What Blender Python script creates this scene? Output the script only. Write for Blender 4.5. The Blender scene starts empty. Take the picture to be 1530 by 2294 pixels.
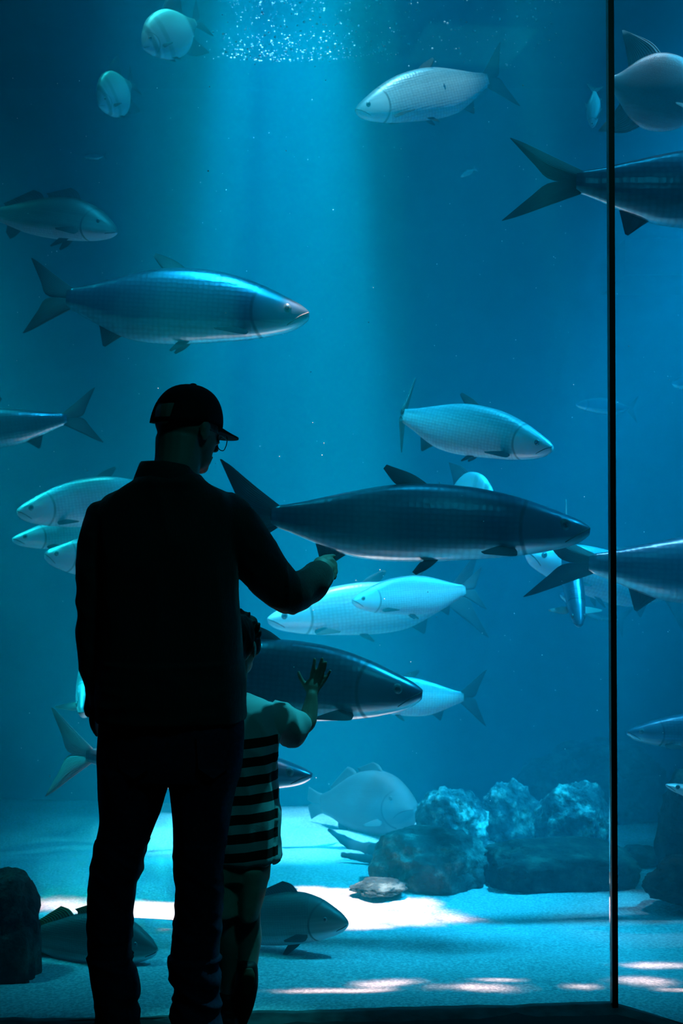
import bpy, bmesh, math, random
import numpy as np
from mathutils import Vector, Matrix, noise
C = bpy.context.scene
COL = C.collection
random.seed(7)
# ---------------------------------------------------------------- camera
F = 2867.5                    # focal length in pixels of the 1530 x 2294 frame
CH = 1.469                    # eye height
cam = bpy.data.cameras.new('camera'); cam_o = bpy.data.objects.new('camera', cam); COL.objects.link(cam_o)
cam_o.location = (0, 0, CH); cam_o.rotation_euler = (math.pi/2, 0, 0)
cam.sensor_fit = 'VERTICAL'; cam.sensor_height = 36; cam.lens = 45; cam.clip_start = .05
cam.dof.use_dof = True; cam.dof.focus_distance = 3.75; cam.dof.aperture_fstop = 5.6
C.camera = cam_o
C.view_settings.view_transform = 'Standard'; C.view_settings.look = 'None'
C.view_settings.gamma = 1; C.view_settings.use_curve_mapping = False
C.view_settings.exposure = 0
cy = C.cycles
cy.use_denoising = True
try: cy.denoiser = 'OPENIMAGEDENOISE'
except Exception: pass
cy.max_bounces = 5; cy.diffuse_bounces = 2; cy.glossy_bounces = 3; cy.transmission_bounces = 4
cy.transparent_max_bounces = 8; cy.volume_bounces = 1
cy.sample_clamp_indirect = 4; cy.caustics_reflective = False; cy.caustics_refractive = False
cy.use_adaptive_sampling = True; cy.adaptive_threshold = .02
# ---------------------------------------------------------------- world and lights
w = bpy.data.worlds.new('world'); C.world = w; w.use_nodes = True
w.node_tree.nodes['Background'].inputs[0].default_value = (.0, .004, .005, 1)
w.node_tree.nodes['Background'].inputs[1].default_value = .25
SURF = 4.24                   # water level
BACK = 8.4                    # rear tank wall
def area(name, loc, sx, sy, energy, col, rot=(0, 0, 0), spread=math.pi):
    l = bpy.data.lights.new(name, 'AREA'); l.shape = 'RECTANGLE'; l.size = sx; l.size_y = sy
    l.energy = energy; l.color = col; l.spread = spread
    o = bpy.data.objects.new(name, l); o.location = loc; o.rotation_euler = rot; COL.objects.link(o); return o
def spot(name, loc, target, energy, col, size, blend, radius=.05):
    l = bpy.data.lights.new(name, 'SPOT'); l.energy = energy; l.color = col
    l.spot_size = math.radians(size); l.spot_blend = blend; l.shadow_soft_size = radius
    o = bpy.data.objects.new(name, l); o.location = loc
    o.rotation_euler = (Vector(target)-Vector(loc)).to_track_quat('-Z', 'Y').to_euler(); COL.objects.link(o); return o
def aim(o, t): o.rotation_euler = (Vector(t)-o.location).to_track_quat('-Z', 'Y').to_euler(); return o
def aim(o, t): o.rotation_euler = (Vector(t)-o.location).to_track_quat('-Z', 'Y').to_euler(); return o
def aim(o, t): o.rotation_euler = (Vector(t)-o.location).to_track_quat('-Z', 'Y').to_euler(); return o
def aim(o, t): o.rotation_euler = (Vector(t)-o.location).to_track_quat('-Z', 'Y').to_euler(); return o
def aim(o, t): o.rotation_euler = (Vector(t)-o.location).to_track_quat('-Z', 'Y').to_euler(); return o
def aim(o, t): o.rotation_euler = (Vector(t)-o.location).to_track_quat('-Z', 'Y').to_euler(); return o
def aim(o, t): o.rotation_euler = (Vector(t)-o.location).to_track_quat('-Z', 'Y').to_euler(); return o
def aim(o, t): o.rotation_euler = (Vector(t)-o.location).to_track_quat('-Z', 'Y').to_euler(); return o
def aim(o, t): o.rotation_euler = (Vector(t)-o.location).to_track_quat('-Z', 'Y').to_euler(); return o
def aim(o, t): o.rotation_euler = (Vector(t)-o.location).to_track_quat('-Z', 'Y').to_euler(); return o
def aim(o, t): o.rotation_euler = (Vector(t)-o.location).to_track_quat('-Z', 'Y').to_euler(); return o
area('tank_skylight', (.80, 6.4, 13), 1.6, 2.4, 10, (.012, .50, .84), spread=math.radians(14))
aim(area('right_slanting_fill', (7.4, 6.3, 9.4), 2.6, 1.6, 40, (.008, .50, .92), spread=math.radians(10)), (.1, 6.3, .2))  # added fill slanting in from the right to brighten the lower water
aim(area('right_steep_fill', (6.6, 5.9, 12.0), 2.4, .8, 56, (.008, .50, .92), spread=math.radians(8)), (.85, 5.9, .3))  # steeper added lamp, raises the haze low on the right
aim(area('left_slanting_fill', (-7.2, 6.2, 9.2), 2.6, 1.6, 8, (.010, .60, .70), spread=math.radians(10)), (-.9, 6.2, .3))  # unseen left-hand lamp, put in to lift the lower left water
aim(area('left_steep_fill', (-6.6, 6.2, 11.5), 2.6, .8, 40, (.010, .60, .74), spread=math.radians(8)), (-1.3, 6.2, .4))  # added fill aimed steeply down at the dim lower left
aim(area('front_slanting_fill', (-.1, 2.3, 10.5), 1.8, .3, 30, (.012, .50, .86), spread=math.radians(8)), (-.1, 6.7, 0))  # lamp added above the glass so deep water outshines the top
aim(area('front_sand_fill', (6.4, 4.4, 11.5), .5, 2.4, 13, (.010, .50, .84), spread=math.radians(8)), (.7, 4.45, 0))  # added lamp from the right, brightens the near sand
aim(area('front_left_fill', (-6.2, 4.4, 11.5), .5, 2.4, 5, (.010, .56, .78), spread=math.radians(8)), (-.7, 4.5, 0))  # weaker left counterpart, also added for the near sand
spot('light_shaft', (-.34, 7.2, 7.6), (-.32, 7.2, 0), 17000, (.14, .54, .82), 15.5, .6, .06)
spot('light_shaft_wide', (-.85, 6.9, 8.5), (-.80, 6.9, 0), 3600, (.02, .58, .62), 15, 1.0, .1)
spot('people_fill', (2.1, 4.8, 7.6), (-.12, 3.64, .60), 5200, (.02, .60, .74), 5.6, .7, .06)  # unseen spot added to rim the boy's shoulder and sleeve
area('dim_hall_fill', (.9, 1.7, 3.62), .5, .5, 9, (.01, .50, .58))  # added overhead fill that lifts the visitors' backs
spot('right_front_fill', (1.35, 5.15, 10), (1.35, 5.1, 2.5), 1300, (.45, .58, .74), 7, .9, .05)  # extra spot added to light the permit and the tarpon's back
spot('upper_fish_fill', (.30, 3.9, 8.6), (.38, 6.0, 3.35), 2600, (.30, .60, .70), 7.5, .8, .05)  # spot put in for the pale tarpon under the surface
spot('upper_left_fish_fill', (-1.0, 4.9, 9.0), (-.98, 6.8, 3.8), 1500, (.10, .60, .66), 6.5, .9, .05)  # small added spot that picks out the spadefish
# rippled sunlight: a lamp with placed patches and noise masked into its light
def ripple_lamp(name, loc, energy, col, blobs, h):
    o = spot(name, loc, (loc[0], loc[1], 0), energy, col, 44, .3, .02); o.rotation_euler = (0, 0, 0)
    l = o.data; l.use_nodes = True; nt = l.node_tree; N = nt.nodes; L = nt.links
    em = N['Emission']
    tc = N.new('ShaderNodeTexCoord'); sep = N.new('ShaderNodeSeparateXYZ'); L.new(tc.outputs['Normal'], sep.inputs[0])
    def m(op, a, b=None, c=None):
        n = N.new('ShaderNodeMath'); n.operation = op
        for i, v in enumerate((a, b, c)):
            if v is None: continue
            if isinstance(v, (int, float)): n.inputs[i].default_value = v
            else: L.new(v, n.inputs[i])
        return n.outputs[0]
    az = m('ABSOLUTE', sep.outputs[2])
    X = m('MULTIPLY', m('DIVIDE', sep.outputs[0], az), h); Y = m('MULTIPLY', m('DIVIDE', sep.outputs[1], az), h)
    cmb = N.new('ShaderNodeCombineXYZ'); L.new(X, cmb.inputs[0]); L.new(Y, cmb.inputs[1])
    nz = N.new('ShaderNodeTexNoise'); nz.inputs['Scale'].default_value = 3.1; nz.inputs['Detail'].default_value = 4; L.new(cmb.outputs[0], nz.inputs['Vector'])
    tot = None
    fn = N.new('ShaderNodeTexNoise'); fn.inputs['Scale'].default_value = 75; fn.inputs['Detail'].default_value = 2; L.new(cmb.outputs[0], fn.inputs['Vector'])
    for (bx, by, rx, ry, s, gain, fine) in blobs:
        dx = m('DIVIDE', m('SUBTRACT', X, bx-loc[0]), rx); dy = m('DIVIDE', m('SUBTRACT', Y, by-loc[1]), ry)
        r = m('SQRT', m('ADD', m('MULTIPLY', dx, dx), m('MULTIPLY', dy, dy)))
        r = m('ADD', r, m('MULTIPLY', m('SUBTRACT', nz.outputs[0], .5), 2.2))
        if fine: r = m('ADD', r, m('MULTIPLY', m('SUBTRACT', fn.outputs[0], .5), fine))
        mr = N.new('ShaderNodeMapRange'); mr.interpolation_type = 'SMOOTHSTEP'
        mr.inputs[1].default_value = 1; mr.inputs[2].default_value = 1-s; mr.inputs[3].default_value = 0; mr.inputs[4].default_value = gain
        L.new(r, mr.inputs[0])
        tot = mr.outputs[0] if tot is None else m('MAXIMUM', tot, mr.outputs[0])
    L.new(tot, em.inputs['Strength'])
    return o
ripple_lamp('rippled_sunlight', (0, 4.9, 8.5), 30000, (1, .55, .52),
            [(-.1, 5.28, .44, .38, .35, 1, 0), (-.80, 5.2, .30, .34, .35, 1, 0), (-1.05, 5.3, .25, .18, .7, .8, 1.6), (.26, 5.15, .26, .17, .6, .9, 1.6),
             (.0, 4.05, .20, .035, .7, .6, 2.2), (.16, 4.13, .12, .05, .7, .7, 2.2), (.42, 4.06, .20, .05, .7, .8, 2.2), (.50, 4.14, .10, .03, .7, .6, 2.2), (.76, 4.08, .09, .035, .7, .7, 2.2),
             (1.08, 4.36, .16, .05, .7, .7, 2.2), (.98, 4.15, .12, .07, .8, .5, 2.4), (1.12, 4.05, .14, .02, .7, .6, 2.2)], 8.6)

# ---------------------------------------------------------------- helpers
def px(x, y, D): return Vector(((x-765)/F*D, D, CH-(y-1147)/F*D))
def sand_z(x, y):
    t = (y-3.8)/(BACK-3.8)
    z = -.02-.41*max(0, t)
    z += .05*(noise.noise(Vector((x*.7, y*.7, 3)))) * min(1, max(0, (y-4.1)*.9))
    z += .012*noise.noise(Vector((x*2.2, y*4.5, 8)))
    if y > 6: z += .012*math.sin((y+.25*x+.3*noise.noise(Vector((x, y*.5, 1))))*11)*min(1, (y-6))
    return z
def px_floor(x, y, dz=0):
    D = 4.
    for _ in range(40):
        p = px(x, y, D); zf = sand_z(p.x, p.y)+dz
        D = max(3.7, min(8.3, D+(p.z-zf)*1.2))
    return px(x, y, D)
def tag(o, label=None, cat=None, group=None, kind=None):
    if label: o['label'] = label
    if cat: o['category'] = cat
    if group: o['group'] = group
    if kind: o['kind'] = kind
    return o
def obj(name, verts, faces, mat, parent=None, smooth=True, attrs=None):
    me = bpy.data.meshes.new(name); me.from_pydata([tuple(v) for v in verts], [], faces); me.validate()
    bm = bmesh.new(); bm.from_mesh(me); bmesh.ops.recalc_face_normals(bm, faces=bm.faces); bm.to_mesh(me); bm.free()
    if attrs:
        for k, vals in attrs.items():
            a = me.attributes.new(k, 'FLOAT', 'POINT'); a.data.foreach_set('value', vals)
    me.polygons.foreach_set('use_smooth', [smooth]*len(me.polygons))
    if mat: me.materials.append(mat)
    o = bpy.data.objects.new(name, me); COL.objects.link(o); o.parent = parent
    return o
def empty(name, loc=(0, 0, 0)):
    o = bpy.data.objects.new(name, None); COL.objects.link(o); o.location = loc; o.empty_display_size = .1; return o
def adopt(root, *kids):
    for k in kids:
        k.parent = root; k.matrix_parent_inverse = Matrix.Translation(root.location).inverted()
def interp(pts, n):
    """Catmull-Rom through a list of tuples, n samples"""
    P = np.array(pts, float); m = len(P)
    if m == 2: return [P[0]+(P[1]-P[0])*t for t in np.linspace(0, 1, n)]
    out = []
    for t in np.linspace(0, m-1, n):
        i = min(int(t), m-2); u = t-i
        p0 = P[i-1] if i > 0 else 2*P[0]-P[1]; p1 = P[i]; p2 = P[i+1]; p3 = P[i+2] if i+2 < m else 2*P[-1]-P[-2]
        out.append(.5*((2*p1)+(p2-p0)*u+(2*p0-5*p1+4*p2-p3)*u*u+(3*p1-p0-3*p2+p3)*u**3))
    return out
# ---------------------------------------------------------------- materials
def mat(name, col=(.5, .5, .5), rough=.6, metal=0, spec=.5):
    m = bpy.data.materials.new(name); m.use_nodes = True; b = m.node_tree.nodes['Principled BSDF']
    b.inputs['Base Color'].default_value = (*col, 1); b.inputs['Roughness'].default_value = rough
    b.inputs['Metallic'].default_value = metal; b.inputs['Specular IOR Level'].default_value = spec
    return m
def nodes(m): return m.node_tree.nodes, m.node_tree.links, m.node_tree.nodes['Principled BSDF']
def ramp(N, stops):
    r = N.new('ShaderNodeValToRGB'); e = r.color_ramp.elements
    while len(e) > 1: e.remove(e[-1])
    e[0].position = stops[0][0]; e[0].color = (*stops[0][1], 1)
    for p, c in stops[1:]: q = e.new(p); q.color = (*c, 1)
    return r
def noisy(name, c1, c2, scale, rough=.8, bump=.3, dist=.01, detail=6, stretch=(1, 1, 1), metal=0, spec=.3, lo=.35, hi=.65):
    m = mat(name, c1, rough, metal, spec); N, L, B = nodes(m)
    tc = N.new('ShaderNodeTexCoord'); mp = N.new('ShaderNodeMapping'); mp.inputs['Scale'].default_value = stretch
    L.new(tc.outputs['Object'], mp.inputs[0])
    nz = N.new('ShaderNodeTexNoise'); nz.inputs['Scale'].default_value = scale; nz.inputs['Detail'].default_value = detail
    L.new(mp.outputs[0], nz.inputs['Vector'])
    r = ramp(N, [(lo, c1), (hi, c2)]); L.new(nz.outputs[0], r.inputs[0]); L.new(r.outputs[0], B.inputs['Base Color'])
    if bump:
        b = N.new('ShaderNodeBump'); b.inputs['Strength'].default_value = bump; b.inputs['Distance'].default_value = dist
        L.new(nz.outputs[0], b.inputs['Height']); L.new(b.outputs[0], B.inputs['Normal'])
    return m
M = {}
M['hall'] = noisy('dark_hall_paint', (.012, .016, .016), (.02, .025, .024), 6, .9, .1)
M['sill'] = noisy('dark_rock_sill', (.02, .03, .03), (.06, .08, .075), 14, .8, .5)
M['tankwall'] = noisy('blue_tank_wall', (.02, .09, .13), (.03, .13, .18), 1.2, .9, .1)
M['dark_bar'] = noisy('dark_blue_bar', (.005, .03, .06), (.01, .05, .09), 3, .9, .1)
M['joint'] = mat('black_joint', (.002, .004, .005), .5)
def sand_mat():
    m = mat('sand', (.6, .6, .6), .9, 0, .1); N, L, B = nodes(m)
    tc = N.new('ShaderNodeTexCoord')
    mp = N.new('ShaderNodeMapping'); mp.inputs['Scale'].default_value = (1, .8, 1); L.new(tc.outputs['Object'], mp.inputs[0])
    f = N.new('ShaderNodeTexNoise'); f.inputs['Scale'].default_value = 95; f.inputs['Detail'].default_value = 3; L.new(mp.outputs[0], f.inputs['Vector'])
    g = N.new('ShaderNodeTexNoise'); g.inputs['Scale'].default_value = 2.2; g.inputs['Detail'].default_value = 4; L.new(mp.outputs[0], g.inputs['Vector'])
    r1 = ramp(N, [(.36, (.30, .34, .36)), (.50, (.42, .44, .45)), (.64, (.58, .58, .58))]); L.new(f.outputs[0], r1.inputs[0])
    r2 = ramp(N, [(.35, (.75, .86, .84)), (.6, (1, 1, 1))]); L.new(g.outputs[0], r2.inputs[0])
    mx = N.new('ShaderNodeMixRGB'); mx.blend_type = 'MULTIPLY'; mx.inputs[0].default_value = 1
    L.new(r1.outputs[0], mx.inputs[1]); L.new(r2.outputs[0], mx.inputs[2]); L.new(mx.outputs[0], B.inputs['Base Color'])
    b = N.new('ShaderNodeBump'); b.inputs['Strength'].default_value = .4; b.inputs['Distance'].default_value = .01
    L.new(f.outputs[0], b.inputs['Height']); L.new(b.outputs[0], B.inputs['Normal'])
    return m
M['sand'] = sand_mat()
def rock_mat(name, a, b_, c):
    m = mat(name, a, .9, 0, .2); N, L, B = nodes(m)
    tc = N.new('ShaderNodeTexCoord')
    f = N.new('ShaderNodeTexNoise'); f.inputs['Scale'].default_value = 9; f.inputs['Detail'].default_value = 9; f.inputs['Roughness'].default_value = .65; L.new(tc.outputs['Object'], f.inputs['Vector'])
    r = ramp(N, [(.38, a), (.52, b_), (.66, c)]); L.new(f.outputs[0], r.inputs[0]); L.new(r.outputs[0], B.inputs['Base Color'])
    g = N.new('ShaderNodeTexNoise'); g.inputs['Scale'].default_value = 28; g.inputs['Detail'].default_value = 6; L.new(tc.outputs['Object'], g.inputs['Vector'])
    b = N.new('ShaderNodeBump'); b.inputs['Strength'].default_value = 1; b.inputs['Distance'].default_value = .03
    L.new(g.outputs[0], b.inputs['Height']); L.new(b.outputs[0], B.inputs['Normal'])
    return m
M['rock'] = rock_mat('algae_rock', (.012, .03, .035), (.035, .07, .07), (.16, .26, .24))
M['rockdark'] = rock_mat('dark_rock', (.006, .014, .014), (.02, .035, .03), (.06, .09, .07))
M['rockpale'] = rock_mat('coral_crusted_rock', (.02, .05, .06), (.07, .14, .15), (.55, .80, .74))
M['wood'] = noisy('sunken_wood', (.01, .025, .035), (.03, .055, .065), 8, .9, .6)
def glass_mat():
    m = bpy.data.materials.new('acrylic'); m.use_nodes = True; N, L = m.node_tree.nodes, m.node_tree.links
    N.remove(N['Principled BSDF']); out = N['Material Output']
    t = N.new('ShaderNodeBsdfTransparent'); t.inputs[0].default_value = (.97, .985, .99, 1)
    g = N.new('ShaderNodeBsdfGlossy'); g.inputs['Roughness'].default_value = .03; g.inputs[0].default_value = (1, 1, 1, 1)
    fr = N.new('ShaderNodeLayerWeight'); fr.inputs[0].default_value = .12
    mm = N.new('ShaderNodeMath'); mm.operation = 'MULTIPLY'; mm.inputs[1].default_value = .5; L.new(fr.outputs['Fresnel'], mm.inputs[0])
    mx = N.new('ShaderNodeMixShader'); L.new(mm.outputs[0], mx.inputs[0]); L.new(t.outputs[0], mx.inputs[1]); L.new(g.outputs[0], mx.inputs[2])
    L.new(mx.outputs[0], out.inputs[0]); return m
M['glass'] = glass_mat()
def surface_mat():
    m = bpy.data.materials.new('rippled_water_surface'); m.use_nodes = True; N, L = m.node_tree.nodes, m.node_tree.links
    N.remove(N['Principled BSDF']); out = N['Material Output']
    t = N.new('ShaderNodeBsdfTransparent')
    g = N.new('ShaderNodeBsdfGlossy'); g.inputs['Roughness'].default_value = .04; g.inputs[0].default_value = (.75, .85, .85, 1)
    fr = N.new('ShaderNodeFresnel'); fr.inputs[0].default_value = 1.33
    mx = N.new('ShaderNodeMixShader'); L.new(fr.outputs[0], mx.inputs[0]); L.new(t.outputs[0], mx.inputs[1]); L.new(g.outputs[0], mx.inputs[2])
    L.new(mx.outputs[0], out.inputs[0]); return m
M['surface'] = surface_mat()
def water_mat():
    m = bpy.data.materials.new('tank_water'); m.use_nodes = True; N, L = m.node_tree.nodes, m.node_tree.links
    N.remove(N['Principled BSDF']); out = N['Material Output']
    s = N.new('ShaderNodeVolumeScatter'); s.inputs['Color'].default_value = (.0, .72, .95, 1); s.inputs['Density'].default_value = .115
    s.inputs['Anisotropy'].default_value = .15
    a = N.new('ShaderNodeVolumeAbsorption'); a.inputs['Color'].default_value = (0, .72, .86, 1); a.inputs['Density'].default_value = .13
    ad = N.new('ShaderNodeAddShader'); L.new(s.outputs[0], ad.inputs[0]); L.new(a.outputs[0], ad.inputs[1]); L.new(ad.outputs[0], out.inputs['Volume'])
    return m
M['water'] = water_mat()

# ---------------------------------------------------------------- setting
def box(name, x0, x1, y0, y1, z0, z1, m, parent=None):
    v = [(x, y, z) for x in (x0, x1) for y in (y0, y1) for z in (z0, z1)]
    f = [(0, 1, 3, 2), (4, 6, 7, 5), (0, 4, 5, 1), (2, 3, 7, 6), (0, 2, 6, 4), (1, 5, 7, 3)]
    return obj(name, v, f, m, parent, False)
def prism(name, foot, z0, z1, m, parent=None):
    n = len(foot); v = [(x, y, z0) for x, y in foot]+[(x, y, z1) for x, y in foot]
    f = [tuple(range(n)), tuple(range(n, 2*n))]+[(i, (i+1) % n, n+(i+1) % n, n+i) for i in range(n)]
    return obj(name, v, f, m, parent, False)
CX, CY = .806, 3.82                       # corner where the two panes meet
LX, LY = -3.4, CY-.0726*(CX+3.4)
RX, RY = 2.4, CY-.85*(2.4-CX)
S = lambda o: tag(o, kind='structure')
S(prism('floor', [(-3.6, -2.6), (RX+.1, -2.6), (RX+.1, RY), (CX, CY), (LX, LY), (-3.6, LY)], -.1, 0, M['hall']))
S(box('ceiling', -3.6, RX+.1, -2.6, CY+.1, 3.7, 3.8, M['hall']))
S(box('wall_left', -3.6, -3.4, -2.6, LY, 0, 3.7, M['hall']))
S(box('wall_right', RX, RX+.2, -2.6, RY, 0, 3.7, M['hall']))
S(box('wall_near', -3.6, RX+.2, -2.7, -2.6, 0, 3.7, M['hall']))
S(prism('wall_front', [(LX, LY-.05), (CX, CY-.05), (RX, RY-.05), (RX, RY+.06), (CX, CY+.06), (LX, LY+.06)], 3.7, 4.4, M['hall']))
S(box('wall_tank_back', -3.6, 3.6, BACK, BACK+.15, -1, 4.4, M['tankwall']))
S(box('wall_tank_left', -3.55, -3.42, LY, BACK, -1, 4.4, M['tankwall']))
S(box('wall_tank_right', 3.42, 3.55, RY, BACK, -1, 4.4, M['tankwall']))
def pane(name, a, b):
    d = (Vector(b)-Vector(a)).normalized(); n = Vector((-d.y, d.x))*.012
    foot = [(a[0]-n.x, a[1]-n.y), (b[0]-n.x, b[1]-n.y), (b[0], b[1]), (a[0], a[1])]
    # a single clear sheet, its thickness taken by the joint at the corner
    return S(prism(name, foot, .0, 3.7, M['glass']))
g1 = pane('window_1', (LX, LY-.004), (CX-.008, CY-.004)); g2 = pane('window_2', (CX+.008, CY-.006), (RX, RY-.004))
# black joint between the panes
jb, jt = px(1377, 2262, CY-.03), px(1367, -60, CY-.03)
v = []
for p in (jb, jt):
    for dx, dy in ((-.0085, -.01), (.0085, -.01), (.012, .03), (-.007, .03)): v.append((p.x+dx, p.y+dy, p.z))
S(obj('trim_1', v, [(0, 1, 2, 3), (4, 5, 6, 7), (0, 1, 5, 4), (1, 2, 6, 5), (2, 3, 7, 6), (3, 0, 4, 7)], M['joint'], None, False))
# low uneven sill along the glass, on the hall floor
def sill():
    line = []
    for i in range(91):
        t = i/90
        if t < .8: u = t/.8; line.append((LX+(CX-LX)*u, LY+(CY-LY)*u))
        else: u = (t-.8)/.2; line.append((CX+(RX-CX)*u, CY+(RY-CY)*u))
    V, Fc = [], []
    for i, (x, y) in enumerate(line):
        h = .004+.010*noise.noise(Vector((x*2.3, 0, 5)))+.004*noise.noise(Vector((x*11, 0, 5)))
        for dy, z in ((-.13, -.005), (-.12, h-.012), (-.06, h-.003), (-.02, h), (.02, h-.004), (.03, -.12)): V.append((x, y+dy, z))
    for i in range(90):
        for k in range(5):
            a = i*6+k; Fc.append((a, a+1, a+7, a+6))
    return S(obj('trim_2', V, Fc, M['sill']))
sill()
# sand bed
nx, ny = 150, 190
V, Fc = [], []
for j in range(ny):
    for i in range(nx):
        x = -3.45+6.9*i/(nx-1); fy = LY+.0726*(x-LX) if x < CX else CY-.85*(x-CX)
        y = fy-.01+(BACK+.05-fy)*(j/(ny-1))**1.15
        V.append((x, y, sand_z(x, y)))
for j in range(ny-1):
    for i in range(nx-1):
        a = j*nx+i; Fc.append((a, a+1, a+nx+1, a+nx))
tag(obj('floor_sand', V, Fc, M['sand']), kind='structure')
# body of water and its rippled surface
foot = [(-3.44, LY+.012), (CX, CY+.006), (2.42, RY+.012), (3.44, RY+.012), (3.44, BACK+.04), (-3.44, BACK+.04)]
S(prism('water', foot, -.95, SURF, M['water']))
V, Fc = [], []; n = 240
for j in range(n):
    for i in range(n):
        x = -3.43+6.86*i/(n-1); fy = LY+.0726*(x-LX) if x < CX else CY-.85*(x-CX); y = fy+(BACK-fy)*j/(n-1)
        z = SURF+.008+.016*noise.noise(Vector((x*1.6, y*2.4, 0)))+.006*noise.noise(Vector((x*7, y*9, 2)))+.0012*noise.noise(Vector((x*20, y*26, 2)))
        V.append((x, y, z))
for j in range(n-1):
    for i in range(n-1):
        a = j*n+i; Fc.append((a, a+1, a+n+1, a+n))
ws = S(obj('water_surface', V, Fc, M['surface']))
if ws.data.polygons[0].normal.z < 0:
    ws.data.flip_normals()
# dark blue bar along the back wall, behind the right pane
a, b = px(1384, 592, 7.9), px(1760, 580, 7.9)
S(box('trim_3', a.x, 3.42, 7.7, BACK, a.z-.105, a.z+.115, M['dark_bar']))

# ---------------------------------------------------------------- fish
def fish_mat(name, back, flank, belly, metal=.55, rough=.32, scale_size=46, bands=None, spots=0, back_at=.45, belly_at=-.75):
    m = mat(name, flank, rough, metal, .5); N, L, B = nodes(m)
    av = N.new('ShaderNodeAttribute'); av.attribute_name = 'v'; as_ = N.new('ShaderNodeAttribute'); as_.attribute_name = 's'
    tc = N.new('ShaderNodeTexCoord')
    nz = N.new('ShaderNodeTexNoise'); nz.inputs['Scale'].default_value = 7; nz.inputs['Detail'].default_value = 5
    mp = N.new('ShaderNodeMapping'); mp.inputs['Scale'].default_value = (.32, 2, 7); L.new(tc.outputs['Object'], mp.inputs[0]); L.new(mp.outputs[0], nz.inputs['Vector'])
    def mth(op, a, b=None, c=None):
        n = N.new('ShaderNodeMath'); n.operation = op
        for i, x in enumerate((a, b, c)):
            if x is None: continue
            if isinstance(x, (int, float)): n.inputs[i].default_value = x
            else: L.new(x, n.inputs[i])
        return n.outputs[0]
    h = mth('MULTIPLY_ADD', av.outputs['Fac'], .5, .5)
    h2 = mth('ADD', h, mth('MULTIPLY', mth('SUBTRACT', nz.outputs[0], .5), .22))
    q = lambda x: x*.5+.5
    r = ramp(N, [(max(0, q(belly_at)-.06), belly), (q(belly_at)+.12, flank), (q(back_at)-.12, flank), (min(1, q(back_at)+.14), back)])
    L.new(h2, r.inputs[0]); c = r.outputs[0]
    if bands:                                   # broad dark bars across the body
        fac = None
        for (s0, wd, k) in bands:
            d = mth('ABSOLUTE', mth('SUBTRACT', as_.outputs['Fac'], s0))
            mr = N.new('ShaderNodeMapRange'); mr.interpolation_type = 'SMOOTHSTEP'
            mr.inputs[1].default_value = wd*.5; mr.inputs[2].default_value = wd*1.3; mr.inputs[3].default_value = k; mr.inputs[4].default_value = 0
            L.new(d, mr.inputs[0]); fac = mr.outputs[0] if fac is None else mth('MAXIMUM', fac, mr.outputs[0])
        mx = N.new('ShaderNodeMixRGB'); L.new(fac, mx.inputs[0]); L.new(c, mx.inputs[1]); mx.inputs[2].default_value = (*[x*.25 for x in back], 1); c = mx.outputs[0]
    # gill cover edge, a dark arc behind the eye
    sep = N.new('ShaderNodeSeparateXYZ'); L.new(tc.outputs['Object'], sep.inputs[0])
    dx = mth('SUBTRACT', sep.outputs[0], .40); dz = mth('MULTIPLY', sep.outputs[2], .85)
    rr = mth('SQRT', mth('ADD', mth('MULTIPLY', dx, dx), mth('MULTIPLY', dz, dz)))
    g = N.new('ShaderNodeMapRange'); g.interpolation_type = 'SMOOTHSTEP'; g.inputs[1].default_value = .002; g.inputs[2].default_value = .010; g.inputs[3].default_value = .75; g.inputs[4].default_value = 0
    L.new(mth('ABSOLUTE', mth('SUBTRACT', rr, .125)), g.inputs[0])
    back_side = mth('LESS_THAN', sep.outputs[0], .36)
    mg = N.new('ShaderNodeMixRGB'); L.new(mth('MULTIPLY', g.outputs[0], back_side), mg.inputs[0]); L.new(c, mg.inputs[1]); mg.inputs[2].default_value = (*[x*.4 for x in back], 1)
    # scales
    mp2 = N.new('ShaderNodeMapping'); mp2.inputs['Scale'].default_value = (1, .01, 1.25); L.new(tc.outputs['Object'], mp2.inputs[0])
    vo = N.new('ShaderNodeTexVoronoi'); vo.inputs['Scale'].default_value = scale_size; vo.inputs['Randomness'].default_value = .25; L.new(mp2.outputs[0], vo.inputs['Vector'])
    body = mth('MULTIPLY', mth('LESS_THAN', sep.outputs[0], .28), vo.outputs['Distance'])
    sc = N.new('ShaderNodeMixRGB'); sc.blend_type = 'MULTIPLY'; L.new(mth('MINIMUM', mth('MULTIPLY', body, .6), .5), sc.inputs[0]); L.new(mg.outputs[0], sc.inputs[1]); sc.inputs[2].default_value = (.25, .3, .35, 1)
    L.new(sc.outputs[0], B.inputs['Base Color'])
    b = N.new('ShaderNodeBump'); b.inputs['Strength'].default_value = .3; b.inputs['Distance'].default_value = .003
    L.new(mth('ADD', body, mth('MULTIPLY', nz.outputs[0], .5)), b.inputs['Height']); L.new(b.outputs[0], B.inputs['Normal'])
    return m
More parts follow.
